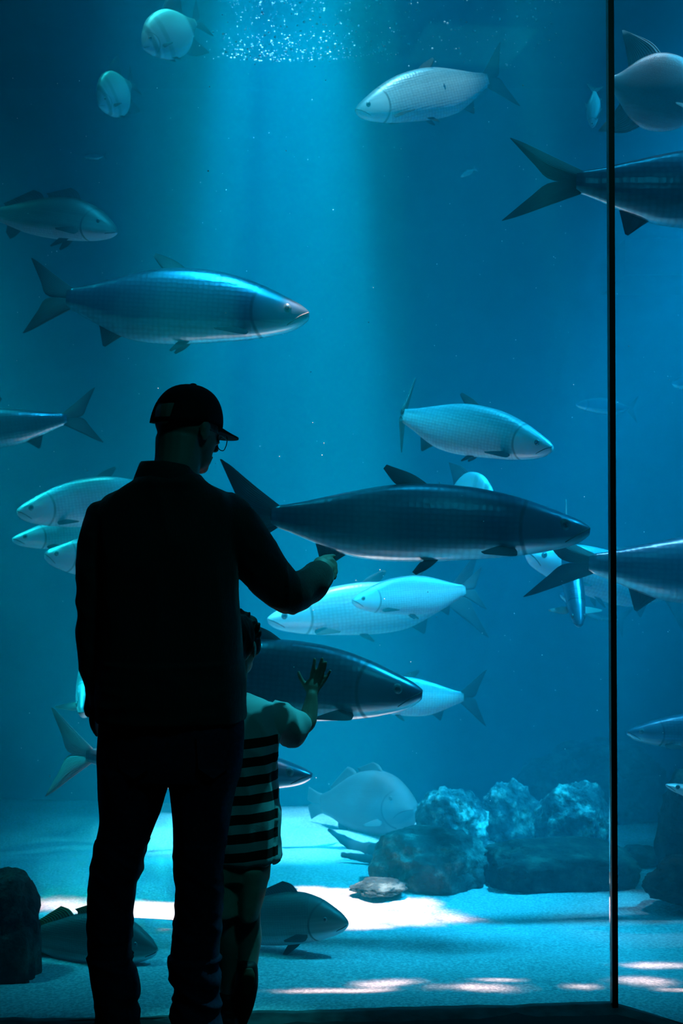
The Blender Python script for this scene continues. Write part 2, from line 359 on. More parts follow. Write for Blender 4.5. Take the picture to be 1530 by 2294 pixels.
def fin_mat(name, c1, c2, alpha=1):
    m = mat(name, c1, .55, 0, .35); N, L, B = nodes(m)
    av = N.new('ShaderNodeAttribute'); av.attribute_name = 'v'; as_ = N.new('ShaderNodeAttribute'); as_.attribute_name = 's'
    w_ = N.new('ShaderNodeMath'); w_.operation = 'MULTIPLY'; L.new(as_.outputs['Fac'], w_.inputs[0]); w_.inputs[1].default_value = 90
    sn = N.new('ShaderNodeMath'); sn.operation = 'SINE'; L.new(w_.outputs[0], sn.inputs[0])
    r = ramp(N, [(.0, c2), (.75, c1), (1, c1)]); L.new(av.outputs['Fac'], r.inputs[0]); L.new(r.outputs[0], B.inputs['Base Color'])
    b = N.new('ShaderNodeBump'); b.inputs['Strength'].default_value = .5; b.inputs['Distance'].default_value = .006
    L.new(sn.outputs[0], b.inputs['Height']); L.new(b.outputs[0], B.inputs['Normal'])
    # thin fins let some light through
    B.inputs['Transmission Weight'].default_value = 0
    tr = N.new('ShaderNodeBsdfTranslucent'); L.new(r.outputs[0], tr.inputs[0])
    mx = N.new('ShaderNodeMixShader'); mx.inputs[0].default_value = .35; L.new(B.outputs[0], mx.inputs[1]); L.new(tr.outputs[0], mx.inputs[2])
    L.new(mx.outputs[0], N['Material Output'].inputs[0])
    return m
M['tarpon'] = fish_mat('silver_scales', (.10, .20, .26), (.10, .19, .28), (.70, .90, .92), .85, .30, back_at=.55, belly_at=-.62)  # near tarpon: dim reflection on the flank put into its base colour
M['tarponlit'] = fish_mat('lit_silver_scales', (.26, .46, .50), (.62, .86, .86), (.85, .98, .98), .22, .36)  # lit copy: light falling on these tarpon put into a paler skin
M['drum'] = fish_mat('bronze_scales', (.035, .085, .075), (.12, .24, .23), (.60, .78, .80), .15, .5, 60, back_at=.2, belly_at=-.5)
M['spade'] = fish_mat('spadefish_skin', (.34, .55, .56), (.46, .68, .72), (.7, .92, .9), .2, .42, 70, bands=[(.15, .035, .55), (.36, .04, .3), (.93, .08, .8)])
M['permit'] = fish_mat('permit_skin', (.55, .62, .62), (.42, .66, .70), (.8, .95, .95), .2, .36, 90, back_at=.6)
M['grouper'] = fish_mat('grouper_skin', (.03, .07, .08), (.08, .15, .17), (.16, .26, .28), 0, .7, 60)
M['fin'] = fin_mat('dark_fin', (.012, .035, .035), (.05, .11, .11))
M['finpale'] = fin_mat('pale_fin', (.30, .50, .50), (.5, .7, .7))
M['finspade'] = fin_mat('black_fin', (.008, .02, .025), (.03, .07, .08))
M['finyellow'] = fin_mat('olive_fin', (.10, .22, .05), (.12, .2, .08))
M['eye'] = mat('fish_eye', (.01, .015, .02), .08, 0, .8)
M['iris'] = mat('fish_iris', (.12, .20, .20), .25, .5, .6)
M['mouth'] = mat('mouth_line', (.01, .03, .035), .6)

PROF = {
 'tarpon': dict(s=[0, .03, .076, .171, .267, .362, .457, .552, .648, .743, .838, .933, 1],
      top=[.010, .034, .055, .096, .127, .147, .154, .154, .141, .114, .084, .052, .040], bot=[.022, .056, .078, .106, .125, .137, .15, .158, .16, .15, .112, .064, .038],
      wid=[.014, .032, .044, .060, .069, .073, .075, .073, .068, .058, .042, .022, .014]),
 'drum': dict(s=[0, .03, .08, .16, .26, .36, .46, .58, .7, .82, .92, 1],
      top=[.014, .058, .10, .16, .20, .212, .205, .18, .14, .095, .058, .048], bot=[.018, .05, .072, .095, .11, .12, .125, .122, .11, .078, .052, .046],
      wid=[.014, .042, .06, .082, .098, .103, .10, .088, .068, .044, .024, .016]),
 'spade': dict(s=[0, .03, .09, .18, .28, .4, .52, .64, .76, .86, .94, 1],
      top=[.02, .09, .19, .29, .36, .395, .40, .37, .29, .18, .09, .06], bot=[.03, .09, .17, .255, .325, .37, .385, .365, .29, .18, .09, .06],
      wid=[.014, .04, .07, .095, .108, .112, .108, .094, .07, .044, .024, .016]),
 'permit': dict(s=[0, .03, .08, .16, .26, .38, .5, .62, .74, .86, .94, 1],
      top=[.02, .08, .135, .19, .225, .245, .24, .21, .155, .09, .045, .03], bot=[.03, .075, .115, .16, .195, .215, .22, .20, .145, .08, .042, .03],
      wid=[.014, .04, .062, .082, .094, .098, .094, .08, .06, .036, .018, .012]),
 'grouper': dict(s=[0, .04, .1, .18, .28, .4, .52, .65, .78, .9, 1],
      top=[.01, .07, .13, .19, .23, .245, .235, .20, .145, .09, .065], bot=[.05, .10, .145, .18, .205, .215, .20, .175, .135, .09, .07],
      wid=[.03, .07, .10, .13, .15, .155, .145, .115, .08, .045, .025]),
}
def warp(v, bend):
    x = .5-v[0]                                  # 0 at snout, 1 at peduncle
    y = v[1]
    if x > .25: y += bend*(x-.25)**2
    return (v[0], y, v[2])
def fin_mesh(lead, trail, th=.006, nu=12, nv=9):
    """lead and trail: outlines (x,z) from root to tip; closed lens-thin solid in the XZ plane"""
    A = interp(lead, nu); Bq = interp(trail, nu); V, U, Sx = [], [], []
    for side in (1, -1):
        for i in range(nu):
            u = i/(nu-1)
            for j in range(nv):
                t = j/(nv-1); p = A[i]*(1-t)+Bq[i]*t
                V.append((p[0], side*th*(.12+(1-.8*u)*math.sin(math.pi*min(1, .15+t*.85))**.8*.88), p[1])); U.append(u); Sx.append(t)
    Fc = []; K = nu*nv
    for i in range(nu-1):
        for j in range(nv-1):
            a = i*nv+j; Fc.append((a, a+1, a+nv+1, a+nv)); Fc.append((K+a, K+a+nv, K+a+nv+1, K+a+1))
    for i in range(nu-1):
        for j in (0, nv-1):
            a = i*nv+j; Fc.append((a, a+nv, K+a+nv, K+a))
    for j in range(nv-1):
        for i in (0, nu-1):
            a = i*nv+j; Fc.append((a, a+1, K+a+1, K+a))
    return V, Fc, U, Sx
def add_fin(name, lead, trail, m, root, bend, th=.006, mtx=None):
    V, Fc, U, Sx = fin_mesh(lead, trail, th)
    if mtx is not None: V = [tuple(mtx @ Vector(v)) for v in V]
    if bend is not None: V = [warp(v, bend) for v in V]
    return obj(name, V, Fc, m, root, True, {'v': U, 's': Sx})
def ellipsoid(c, r, nu=14, nv=10):
    V, Fc = [], []
    for j in range(nv+1):
        ph = math.pi*j/nv
        for i in range(nu):
            th = 2*math.pi*i/nu
            V.append((c[0]+r[0]*math.sin(ph)*math.cos(th), c[1]+r[1]*math.sin(ph)*math.sin(th), c[2]+r[2]*math.cos(ph)))
    for j in range(nv):
        for i in range(nu): Fc.append((j*nu+i, j*nu+(i+1) % nu, (j+1)*nu+(i+1) % nu, (j+1)*nu+i))
    return V, Fc
def make_fish(name, kind, label, cat, head, Dh, tail, Dt, group=None, hs=1., bend=0., roll=0., tail_sweep=1., skin=None, finm=None,
              spread=1., fins=('dorsal', 'anal', 'pectoral', 'pelvic', 'tail'), pect=35, tail_yaw=0., detail=True):
    P = PROF[kind]; skin = skin or M[kind]; finm = finm or M['fin']
    ph, pt = px(*head, Dh), px(*tail, Dt)
    Lg = (ph-pt).length; X = (ph-pt).normalized(); Z = Vector((0, 0, 1)); Z = (Z-X*Z.dot(X)).normalized(); Y = Z.cross(X)
    R = Matrix((X, Y, Z)).transposed() @ Matrix.Rotation(math.radians(roll), 3, 'X')
    root = empty(name, (0, 0, 0)); root.matrix_world = Matrix.Translation((ph+pt)/2) @ R.to_4x4() @ Matrix.Scale(Lg, 4)
    tag(root, label, cat, group)
    n, k = 46, 26; V, Fc, AV, AS = [], [], [], []
    T = np.linspace(0, 1, n)**1.35
    top = np.interp(T, P['s'], P['top'])*hs; bot = np.interp(T, P['s'], P['bot'])*hs; wid = np.interp(T, P['s'], P['wid'])
    def sm(a):
        b = a.copy(); 
        for _ in range(2): b[1:-1] = (b[:-2]+2*b[1:-1]+b[2:])/4
        return b
    top, bot, wid = sm(top), sm(bot), sm(wid)
    for i in range(n):
        for j in range(k):
            th = 2*math.pi*j/k; sn, cs = math.sin(th), math.cos(th)
            z = sn*(top[i] if sn > 0 else bot[i]); y = wid[i]*math.copysign(abs(cs)**.85, cs)
            V.append(warp((.5-T[i], y, z), bend)); AV.append(sn); AS.append(float(T[i]))
    for i in range(n-1):
        for j in range(k): Fc.append((i*k+j, i*k+(j+1) % k, (i+1)*k+(j+1) % k, (i+1)*k+j))
    Fc.append(tuple(range(k))); Fc.append(tuple((n-1)*k+j for j in range(k)))
    obj('body', V, Fc, skin, root, True, {'v': AV, 's': AS})
    tp = lambda s: float(np.interp(s, T, top)); bt = lambda s: float(np.interp(s, T, bot)); wd = lambda s: float(np.interp(s, T, wid))
    # tail
    if 'tail' in fins:
        pe = tp(1.0); q = spread; tw = tail_sweep
        Ry = Matrix.Translation((-.5, 0, 0)) @ Matrix.Rotation(math.radians(tail_yaw), 4, 'Z') @ Matrix.Translation((.5, 0, 0))
        if kind == 'tarpon':
            def lobe(sg, ext):
                tx, tz = -.55-(.12+ext)*tw, .215*q
                return ([(-.47, sg*pe*.95), (-.49+.45*(tx+.49), sg*(pe+.50*(tz-pe))), (-.49+.8*(tx+.49), sg*(pe+.84*(tz-pe))), (tx, sg*tz)],
                        [(-.49, -sg*.004), (-.585, sg*.006), (-.585+.42*(tx+.585), sg*.40*tz), (tx-.006, sg*tz)])
            up, dn = lobe(1, 0), lobe(-1, .012)
        elif kind in ('permit',):
            up = ([(-.48, pe), (-.55, .12), (-.60, .20), (-.68, .28)], [(-.49, 0), (-.545, .02), (-.57, .10), (-.685, .28)])
            dn = ([(-.48, -pe), (-.55, -.12), (-.60, -.20), (-.68, -.28)], [(-.49, 0), (-.545, -.02), (-.57, -.10), (-.685, -.28)])
        elif kind == 'spade':
            up = ([(-.47, pe), (-.53, .12), (-.60, .2), (-.68, .27)], [(-.48, 0), (-.60, .03), (-.64, .12), (-.69, .265)])
            dn = ([(-.47, -pe), (-.53, -.12), (-.60, -.2), (-.68, -.27)], [(-.48, 0), (-.60, -.03), (-.64, -.12), (-.69, -.265)])
        else:
            up = ([(-.47, pe), (-.55, .09), (-.64, .13)], [(-.48, 0), (-.60, 0), (-.67, .02)])
            dn = ([(-.47, -pe), (-.55, -.09), (-.64, -.13)], [(-.48, 0), (-.60, 0), (-.67, -.02)])
        Va, Fa, Ua, Sa = fin_mesh(*up, .010); Vb, Fb, Ub, Sb = fin_mesh(*dn, .010)
        VV = [warp(tuple(Ry @ Vector(v)), bend) for v in Va+Vb]
        obj('tail_fin', VV, Fa+[tuple(i+len(Va) for i in f) for f in Fb], finm, root, True, {'v': Ua+Ub, 's': Sa+Sb})
    X_ = lambda s: .5-s
    if 'dorsal' in fins:
        if kind == 'tarpon':
            a = tp(.50)-.012; b = tp(.60)-.012
            add_fin('dorsal_fin', [(X_(.50), a), (X_(.56), a+.038), (X_(.645), a+.066)], [(X_(.59), b), (X_(.62), b+.016), (X_(.655), b+.058)], finm, root, bend)
        elif kind in ('spade', 'permit'):
            h = .30 if kind == 'spade' else .16
            a = tp(.58)-.02; b = tp(.92)-.02
            add_fin('dorsal_fin', [(X_(.55), a), (X_(.70), a+h*.35), (X_(.98), a+h*.55)], [(X_(.93), b), (X_(.86), b+.09), (X_(1.0), a+h*.53)], finm, root, bend, .008)
        else:
            for (s0, s1, h) in ((.30, .56, .085), (.58, .88, .06)):
                a = tp(s0)-.012; b = tp(s1)-.012
                add_fin('dorsal_fin', [(X_(s0), a), (X_(s0+.04), a+h*.7), (X_(s0+.10), a+h)], [(X_(s1), b), (X_(s1), b+h*.3), (X_(s1+.02), b+h*.5)], finm, root, bend)
    if 'anal' in fins:
        if kind == 'tarpon':
            a = -bt(.76)+.012; b = -bt(.93)+.012
            add_fin('anal_fin', [(X_(.745), a), (X_(.785), a-.028), (X_(.825), a-.058)], [(X_(.93), b), (X_(.87), b-.016), (X_(.835), a-.054)], finm, root, bend)
        elif kind in ('spade', 'permit'):
            h = .26 if kind == 'spade' else .14
            a = -bt(.60)+.02; b = -bt(.92)+.02
            add_fin('anal_fin', [(X_(.60), a), (X_(.74), a-h*.4), (X_(.98), a-h*.55)], [(X_(.93), b), (X_(.86), b-.09), (X_(1.0), a-h*.53)], finm, root, bend, .008)
        else:
            a = -bt(.72)+.012; b = -bt(.84)+.012
            add_fin('anal_fin', [(X_(.72), a), (X_(.76), a-.05), (X_(.80), a-.075)], [(X_(.84), b), (X_(.84), b-.03), (X_(.84), b-.06)], finm, root, bend)
    if 'pectoral' in fins:
        zz = -bt(.24)*(.72 if kind == 'tarpon' else .35)
        for sd in (1, -1):
            yy = wd(.24)*(.62 if kind == 'tarpon' else .9)
            mt = Matrix.Translation((X_(.24), sd*yy, zz)) @ Matrix.Rotation(sd*math.radians(-pect), 4, 'Z') @ Matrix.Rotation(sd*math.radians(58 if kind == 'tarpon' else 25), 4, 'X')
            add_fin('pectoral_fin', [(0, .012), (-.05, .012), (-.15, -.022)], [(0, -.02), (-.03, -.042), (-.145, -.034)], finm, root, None, .004, mt)
    if 'pelvic' in fins:
        s0 = .47 if kind == 'tarpon' else .33
        for sd in (1, -1):
            mt = Matrix.Translation((X_(s0), sd*wd(s0)*.3, -bt(s0)*.94)) @ Matrix.Rotation(sd*math.radians(24), 4, 'X')
            k2 = 1 if kind == 'tarpon' else 1.5
            add_fin('pelvic_fin', [(0, 0), (-.03*k2, -.03*k2), (-.07*k2, -.055*k2)], [(-.03*k2, .004), (-.05*k2, -.008), (-.078*k2, -.05*k2)], finm, root, None, .004, mt)
    if detail:
        es, ez, er = {'tarpon': (.085, .012, .019), 'drum': (.12, .045, .016), 'spade': (.13, .06, .028), 'permit': (.10, .03, .020), 'grouper': (.15, .09, .018)}[kind]
        for sd in (1, -1):
            yv = wd(es)*.90
            V, Fc = ellipsoid((X_(es), sd*yv, ez), (er, er*.45, er)); e = obj('eye', V, Fc, M['iris'], root)
            V, Fc = ellipsoid((X_(es)+.001, sd*(yv+er*.24), ez), (er*.58, er*.28, er*.58)); obj('pupil', V, Fc, M['eye'], e)
        # mouth: a dark slit wrapping the jaws
        if kind == 'tarpon': line = [(.0, .004), (.03, -.012), (.062, -.036), (.082, -.052)]
        elif kind == 'grouper': line = [(.0, .0), (.05, -.004), (.10, -.022), (.14, -.05)]
        else: line = [(.0, -.008), (.025, -.02), (.055, -.03), (.065, -.036)]
        V, Fc = [], []
        pts = interp(line, 9)
        for sd in (1, -1):
            o0 = len(V)
            for p in pts:
                s_, z_ = max(.002, p[0]), p[1]*hs; lim = tp(s_) if z_ > 0 else bt(s_)
                y_ = wd(s_)*max(.05, 1-(z_/max(lim, .001))**2)**.5
                for a_ in range(5):
                    an = 2*math.pi*a_/5; r_ = .0032
                    V.append((X_(s_)+.002, sd*(y_+r_*.4*math.cos(an)), z_+r_*math.sin(an)))
            for i in range(8):
                for a_ in range(5): Fc.append((o0+i*5+a_, o0+i*5+(a_+1) % 5, o0+(i+1)*5+(a_+1) % 5, o0+(i+1)*5+a_))
        obj('mouth', V, Fc, M['mouth'], root)
    return root
TG = 'tarpon swimming in the tank'
def tarpon(label, head, Dh, tail, Dt, **k): return make_fish('tarpon', 'tarpon', label, 'fish', head, Dh, tail, Dt, k.pop('group', TG), **k)
# the big ones near the glass
tarpon('large dark-flanked silver tarpon swimming right, above the man in the cap', (692, 704), 5.4, (150, 668), 5.5, spread=.72, tail_sweep=.9, hs=1.0)
tarpon('longest tarpon, dark blue flank, swimming right beyond the man\'s pointing hand', (1320, 1186), 4.75, (608, 1156), 4.75, hs=.80, spread=.80, tail_sweep=.95)
tarpon('pale scaly tarpon swimming left just under the surface', (797, 248), 5.9, (1092, 178), 6.1, skin=M['tarponlit'], hs=1.12, spread=1.05)
tarpon('bright silver tarpon swimming right with its thin tail turned away', (1238, 1003), 5.3, (912, 932), 5.7, skin=M['tarponlit'], hs=1.0, tail_yaw=-72, spread=1.1, bend=-.1)
tarpon('tarpon cut by the upper right edge, its dark forked tail left of the black joint', (1985, 436), 4.7, (1290, 408), 4.7, hs=.84, spread=.62, tail_sweep=1.35)
tarpon('tarpon cut by the right edge, swimming right, its tail crossing the black joint', (1965, 1288), 5.15, (1318, 1262), 5.15, hs=.80, spread=.58, tail_sweep=1.25)
tarpon('tarpon swimming right behind the boy\'s raised hand', (946, 1552), 4.55, (330, 1500), 4.7, hs=.96)
tarpon('tarpon with a glinting lower jaw, nose just right of the boy\'s striped shirt', (698, 1736), 4.9, (195, 1692), 5.1, hs=.70, spread=.9, finm=M['finpale'])
# further back, facing left
tarpon('hazy tarpon facing left below the man\'s elbow, white lower jaw', (789, 1346), 6.5, (1042, 1322), 6.7, skin=M['tarponlit'], hs=1.05, spread=.85, roll=4)
tarpon('hazy long tarpon facing left, the lower of the overlapping pair under the elbow', (600, 1388), 6.7, (1012, 1340), 6.9, hs=.90, spread=1.1, roll=0, skin=M['tarponlit'])
tarpon('hazy tarpon facing left, only its tail half showing beyond the boy\'s hand', (745, 1555), 6.4, (1038, 1562), 6.5, hs=.95, skin=M['tarponlit'])
tarpon('tarpon at the left edge swimming out of the picture, only its rear half in view', (-250, 985), 5.9, (150, 938), 5.9, hs=.72, spread=.72, finm=M['fin'])
tarpon('hazy tarpon facing left beside the man\'s shoulder, topmost of three', (38, 1146), 6.3, (385, 1105), 6.6, hs=1.05, skin=M['tarponlit'])
tarpon('hazy tarpon facing left beside the man\'s arm, middle of three', (28, 1208), 6.6, (330, 1180), 6.9, hs=.8, skin=M['tarponlit'])
tarpon('hazy tarpon facing left beside the man\'s arm, lowest of three, blunt pale snout', (100, 1242), 6.5, (400, 1262), 6.7, hs=1.15, skin=M['tarponlit'])
tarpon('tarpon facing left at the right edge, above the sloping rock', (1405, 1640), 5.6, (1750, 1640), 5.6, hs=.80, skin=M['tarpon'])
tarpon('tarpon head poking out under the longest tarpon\'s jaw, left of the black joint', (1180, 1240), 6.4, (1500, 1330), 6.8, hs=.9, skin=M['tarponlit'])
tarpon('distant fish seen as a small dark forked tail right of the black joint', (1290, 905), 7.7, (1408, 915), 7.7, group='distant fish', detail=False, spread=1.2, fins=('tail',))
tarpon('faint distant fish, tail pointing down right of the black joint', (1255, 1330), 7.9, (1385, 1385), 7.9, group='distant fish', detail=False, spread=1.2, fins=('tail',))
tarpon('distant fish poking in at the right edge, mid height', (1506, 858), 7.4, (1640, 850), 7.4, group='distant fish', detail=False, hs=1.2)
make_fish('small_fish', 'tarpon', 'faint tiny fish in the open water at upper left', 'fish', (186, 351), 7.9, (232, 349), 7.9, 'distant fish', detail=False, hs=1.1)
make_fish('small_fish', 'tarpon', 'faint tiny fish under the pale scaly tarpon', 'fish', (1032, 396), 7.6, (1062, 380), 7.6, 'distant fish', detail=False, hs=1.1, skin=M['tarponlit'], finm=M['finpale'])
make_fish('small_fish', 'tarpon', 'small pale fish hanging head down left of the black joint, near the top', 'fish', (1326, 286), 6.0, (1332, 205), 6.05, None, hs=1.1, skin=M['tarponlit'], finm=M['finpale'], roll=60)
# head on
make_fish('tarpon', 'tarpon', 'tarpon seen head on, diving, bright face and side fins spread', 'fish', (1298, 1402), 5.5, (1268, 1200), 5.98, TG, hs=.72, roll=0, pect=80, skin=M['tarpon'], finm=M['finpale'], fins=('pectoral', 'pelvic', 'tail'))
make_fish('tarpon', 'tarpon', 'pale fish seen head on beside the man\'s hanging left hand', 'fish', (186, 1598), 5.5, (222, 1425), 6.2, TG, hs=.9, pect=80, skin=M['tarponlit'], finm=M['finpale'], fins=('pectoral', 'tail'))
# others
make_fish('drum', 'drum', 'brown drum at upper left above the large tarpon, facing right', 'fish', (262, 519), 5.8, (-25, 478), 6.0, None, hs=.86, finm=M['fin'], pect=25)
make_fish('drum', 'drum', 'black drum low over the bright sand, right of the boy\'s legs', 'fish', (779, 2068), 4.45, (455, 2078), 4.65, 'drums near the sand', hs=.98, finm=M['fin'], pect=12)
make_fish('drum', 'drum', 'black drum low over the sand, its face showing between the man\'s legs', 'fish', (352, 2128), 4.35, (40, 2100), 4.5, 'drums near the sand', hs=1.02, finm=M['finyellow'], pect=12)
make_fish('spadefish', 'spade', 'larger spadefish near the surface with swept black fins', 'fish', (320, 106), 6.6, (438, 50), 6.8, 'spadefish under the surface', hs=.86, finm=M['finspade'])
make_fish('spadefish', 'spade', 'smaller spadefish below its own reflection, turned away', 'fish', (222, 236), 6.9, (292, 188), 7.12, 'spadefish under the surface', hs=1.0, finm=M['finspade'])
make_fish('spadefish', 'spade', 'dark round-backed spadefish showing above the longest tarpon', 'fish', (1110, 1125), 6.0, (1000, 1115), 6.2, 'spadefish in mid water', hs=1.15, finm=M['finspade'])
make_fish('permit', 'spade', 'deep-bodied pale permit with pink lit back at the top right edge', 'fish', (1590, 232), 5.0, (1366, 184), 5.02, None, hs=1.0, skin=M['permit'], finm=M['finpale'], fins=('dorsal', 'anal', 'pectoral'))
make_fish('grouper', 'grouper', 'big hazy grouper with a downturned mouth resting over the rocks', 'fish', (932, 1812), 6.9, (722, 1800), 7.4, None, hs=1.15, finm=M['grouper'])

make_fish('tarpon', 'tarpon', 'bright bit of a fish at the right edge just above the sloping rock', 'fish', (1492, 1758), 5.3, (1760, 1830), 5.3, 'distant fish', hs=.5, skin=M['tarponlit'])
# ---------------------------------------------------------------- rocks and wood on the bottom
def rock(label, x, y, D, rx, ry, rz, m, seed=0, rough=.35, sink=.25, sub=5, sq=1., name='rock', group=None, rot=0):
    """x,y: the pixel of the rock's centre; radii in metres"""
    c = px(x, y, D); bm = bmesh.new(); bmesh.ops.create_icosphere(bm, subdivisions=sub, radius=1)
    for v in bm.verts:
        d = v.co.normalized()
        p = d*1.3+Vector((seed*7.1, 0, 0)); q = d*4+Vector((0, seed*3.3, 0))
        k = 1+rough*noise.noise(p)+rough*.45*noise.noise(q)+rough*.3*abs(noise.noise(d*9+Vector((seed, 1, 0))))+rough*.12*noise.noise(d*22)
        co = Vector([math.copysign(abs(a)**sq, a) for a in d])*k
        v.co = Vector((co.x*rx, co.y*ry, co.z*rz))
    me = bpy.data.meshes.new(name); bm.to_mesh(me); bm.free(); me.polygons.foreach_set('use_smooth', [True]*len(me.polygons)); me.materials.append(m)
    o = bpy.data.objects.new(name, me); COL.objects.link(o); o.location = c; o.rotation_euler = (0, 0, rot)
    return tag(o, label, 'rock', group)
rock('dark layered boulder at the lower left corner, close to the glass', -28, 2150, 4.25, .168, .14, .30, M['rockdark'], 3, .22, sq=.72)
RG = 'rocks at the back of the sand'
rock('low dome-shaped rock with pale mottling, in front of the grouper', 968, 1942, 5.78, .26, .22, .165, M['rock'], 5, .25, group=RG, sq=.9)
rock('flat toe of rock jutting left onto the bright sand', 850, 1988, 5.50, .11, .10, .03, M['rock'], 6, .3, group=RG)
rock('long dark slab running right to the black joint', 1262, 1952, 5.80, .33, .24, .115, M['rockdark'], 9, .18, group=RG, sq=.65)
rock('crusted rock hump nearest the grouper', 1012, 1856, 6.45, .17, .18, .20, M['rockpale'], 12, .35, group=RG)
rock('crusted rock hump in the middle of the back row', 1140, 1858, 6.86, .15, .17, .235, M['rockpale'], 15, .4, group=RG)
rock('crusted rock hump beside the black joint', 1285, 1858, 6.45, .18, .19, .23, M['rockpale'], 18, .35, group=RG)
rock('tall hazy boulder behind the humps and the black joint', 1325, 1800, 7.75, .42, .28, .34, M['rockdark'], 21, .22, group=RG, sq=.75)
rock('tall sloping rock at the right edge', 1572, 1885, 5.75, .20, .18, .34, M['rockdark'], 25, .3, group=RG)
rock('foot of dark rock at the right edge, low on the sand', 1532, 1978, 5.28, .15, .14, .09, M['rockdark'], 28, .3, group=RG)
rock('low dark rock lying right of the black joint', 1440, 1918, 6.1, .10, .10, .045, M['rockdark'], 31, .3, group=RG)
def branch(label, pts, rad):
    P = interp([tuple(p) for p in pts], 26); R = interp([(r,) for r in rad], 26); V, Fc = [], []
    for i, p in enumerate(P):
        t = Vector(P[min(i+1, 25)])-Vector(P[max(i-1, 0)]); t.normalize(); a = t.cross(Vector((0, 1, 0))).normalized(); b = t.cross(a)
        for j in range(12):
            an = 2*math.pi*j/12; r = R[i][0]*(1+.35*noise.noise(Vector((i*.5, math.cos(an), math.sin(an)))))
            V.append(Vector(p)+a*r*math.cos(an)+b*r*math.sin(an))
    for i in range(25):
        for j in range(12): Fc.append((i*12+j, i*12+(j+1) % 12, (i+1)*12+(j+1) % 12, (i+1)*12+j))
    Fc += [tuple(range(12)), tuple(25*12+j for j in range(12))]
    return tag(obj('driftwood', V, Fc, M['wood']), label, 'driftwood', 'sunken wood')
branch('dark curved branch under the grouper', [px(735, 1858, 6.7), px(775, 1885, 6.65), px(815, 1905, 6.55), px(850, 1908, 6.4), px(885, 1908, 6.3)], [.008, .026, .04, .05, .05])
branch('short dark branch lying below the curved one', [px(765, 1915, 6.25), px(800, 1920, 6.22), px(830, 1925, 6.2), px(858, 1930, 6.15)], [.012, .018, .022, .02])

# ---------------------------------------------------------------- bubbles and particles: nobody could count them
def specks(name, label, cat, items, m):
    base = [(1, 0, 0), (-1, 0, 0), (0, 1, 0), (0, -1, 0), (0, 0, 1), (0, 0, -1)]
    bm = bmesh.new(); bmesh.ops.create_icosphere(bm, subdivisions=1, radius=1)
    bv = [tuple(v.co) for v in bm.verts]; bf = [tuple(v.index for v in f.verts) for f in bm.faces]; bm.free()
    V, Fc = [], []
    for (p, r) in items:
        o = len(V); V += [(p.x+a*r, p.y+b*r, p.z+c*r) for a, b, c in bv]; Fc += [tuple(i+o for i in f) for f in bf]
    return tag(obj(name, V, Fc, m), label, cat, None, 'stuff')
M['bubble'] = mat('bubble_shine', (.95, .98, 1), .15, 0, 1)
M['particle'] = mat('drifting_particle', (.7, .85, .85), .7)
it = []
while len(it) < 430:
    x = random.gauss(640, 150); y = 138-abs(random.gauss(0, 48)); D = random.uniform(6.6, 7.5)
    if x < random.uniform(420, 540) or y < -5 or y > 138-((x-640)/210)**2*10: continue
    p = px(x, y, D)
    if p.z > SURF-.02: continue
    it.append((p, random.choice((.0015, .0018, .0018, .0022, .003, .003, .004, .006))))
for i in range(170):
    x = random.uniform(470, 1260); y = random.uniform(0, 150); p = px(x, y, random.uniform(5.8, 6.9))
    if p.z < SURF-.02: it.append((p, random.choice((.002, .003, .004, .006))))
specks('air_bubbles', 'glittering air bubbles under the surface at the top of the light shaft', 'bubbles', it, M['bubble'])
it = []
for i in range(420):
    D = random.uniform(4.1, 7.9); p = px(random.uniform(-80, 1600), random.uniform(150, 1850), D)
    if p.z > sand_z(p.x, p.y)+.1 and p.z < SURF-.05 and abs(p.x) < 3 and p.y > 4.05: it.append((p, random.uniform(.0008, .0026)))
specks('drifting_particles', 'pale specks drifting all through the blue water', 'particles', it, M['particle'])

# ---------------------------------------------------------------- people
def tube_shell(pts, rad, n=18, m=30, flat=(1, 1), axis=None):
    """closed tube through pts (Vectors); rad: radius or (rx, ry) per point; rx lies across the view, ry along it"""
    P = interp([tuple(p) for p in pts], m)
    R = interp([(r if isinstance(r, (tuple, list)) else (r, r)) for r in rad], m)
    V, Fc = [], []
    ref = axis or Vector((0, 1, 0))
    for i, p in enumerate(P):
        t = (Vector(P[min(i+1, m-1)])-Vector(P[max(i-1, 0)])).normalized()
        a = t.cross(ref)
        if a.length < .05: a = t.cross(Vector((1, 0, 0)))
        a.normalize(); b = t.cross(a).normalized()
        for j in range(n):
            an = 2*math.pi*j/n
            V.append(Vector(p)+a*R[i][0]*math.cos(an)+b*R[i][1]*math.sin(an))
    for i in range(m-1):
        for j in range(n): Fc.append((i*n+j, i*n+(j+1) % n, (i+1)*n+(j+1) % n, (i+1)*n+j))
    for e, s in ((0, -1), (m-1, 1)):          # rounded ends
        t = (Vector(P[e])-Vector(P[e-s])).normalized(); c = len(V); r = min(R[e])
        ring = [e*n+j for j in range(n)]
        prev = ring
        for q in (.5, .8):
            new = []
            for j in range(n):
                d = V[e*n+j]-Vector(P[e]); V.append(Vector(P[e])+d*math.sqrt(1-q*q)+t*r*q*.8); new.append(len(V)-1)
            for j in range(n): Fc.append((prev[j], prev[(j+1) % n], new[(j+1) % n], new[j]))
            prev = new
        Fc.append(tuple(prev))
    return V, Fc
def ell_shell(c, r, rot=None, nu=24, nv=16):
    V, Fc = ellipsoid((0, 0, 0), r, nu, nv)
    V = [((rot @ Vector(v)) if rot else Vector(v))+Vector(c) for v in V]
    return V, Fc
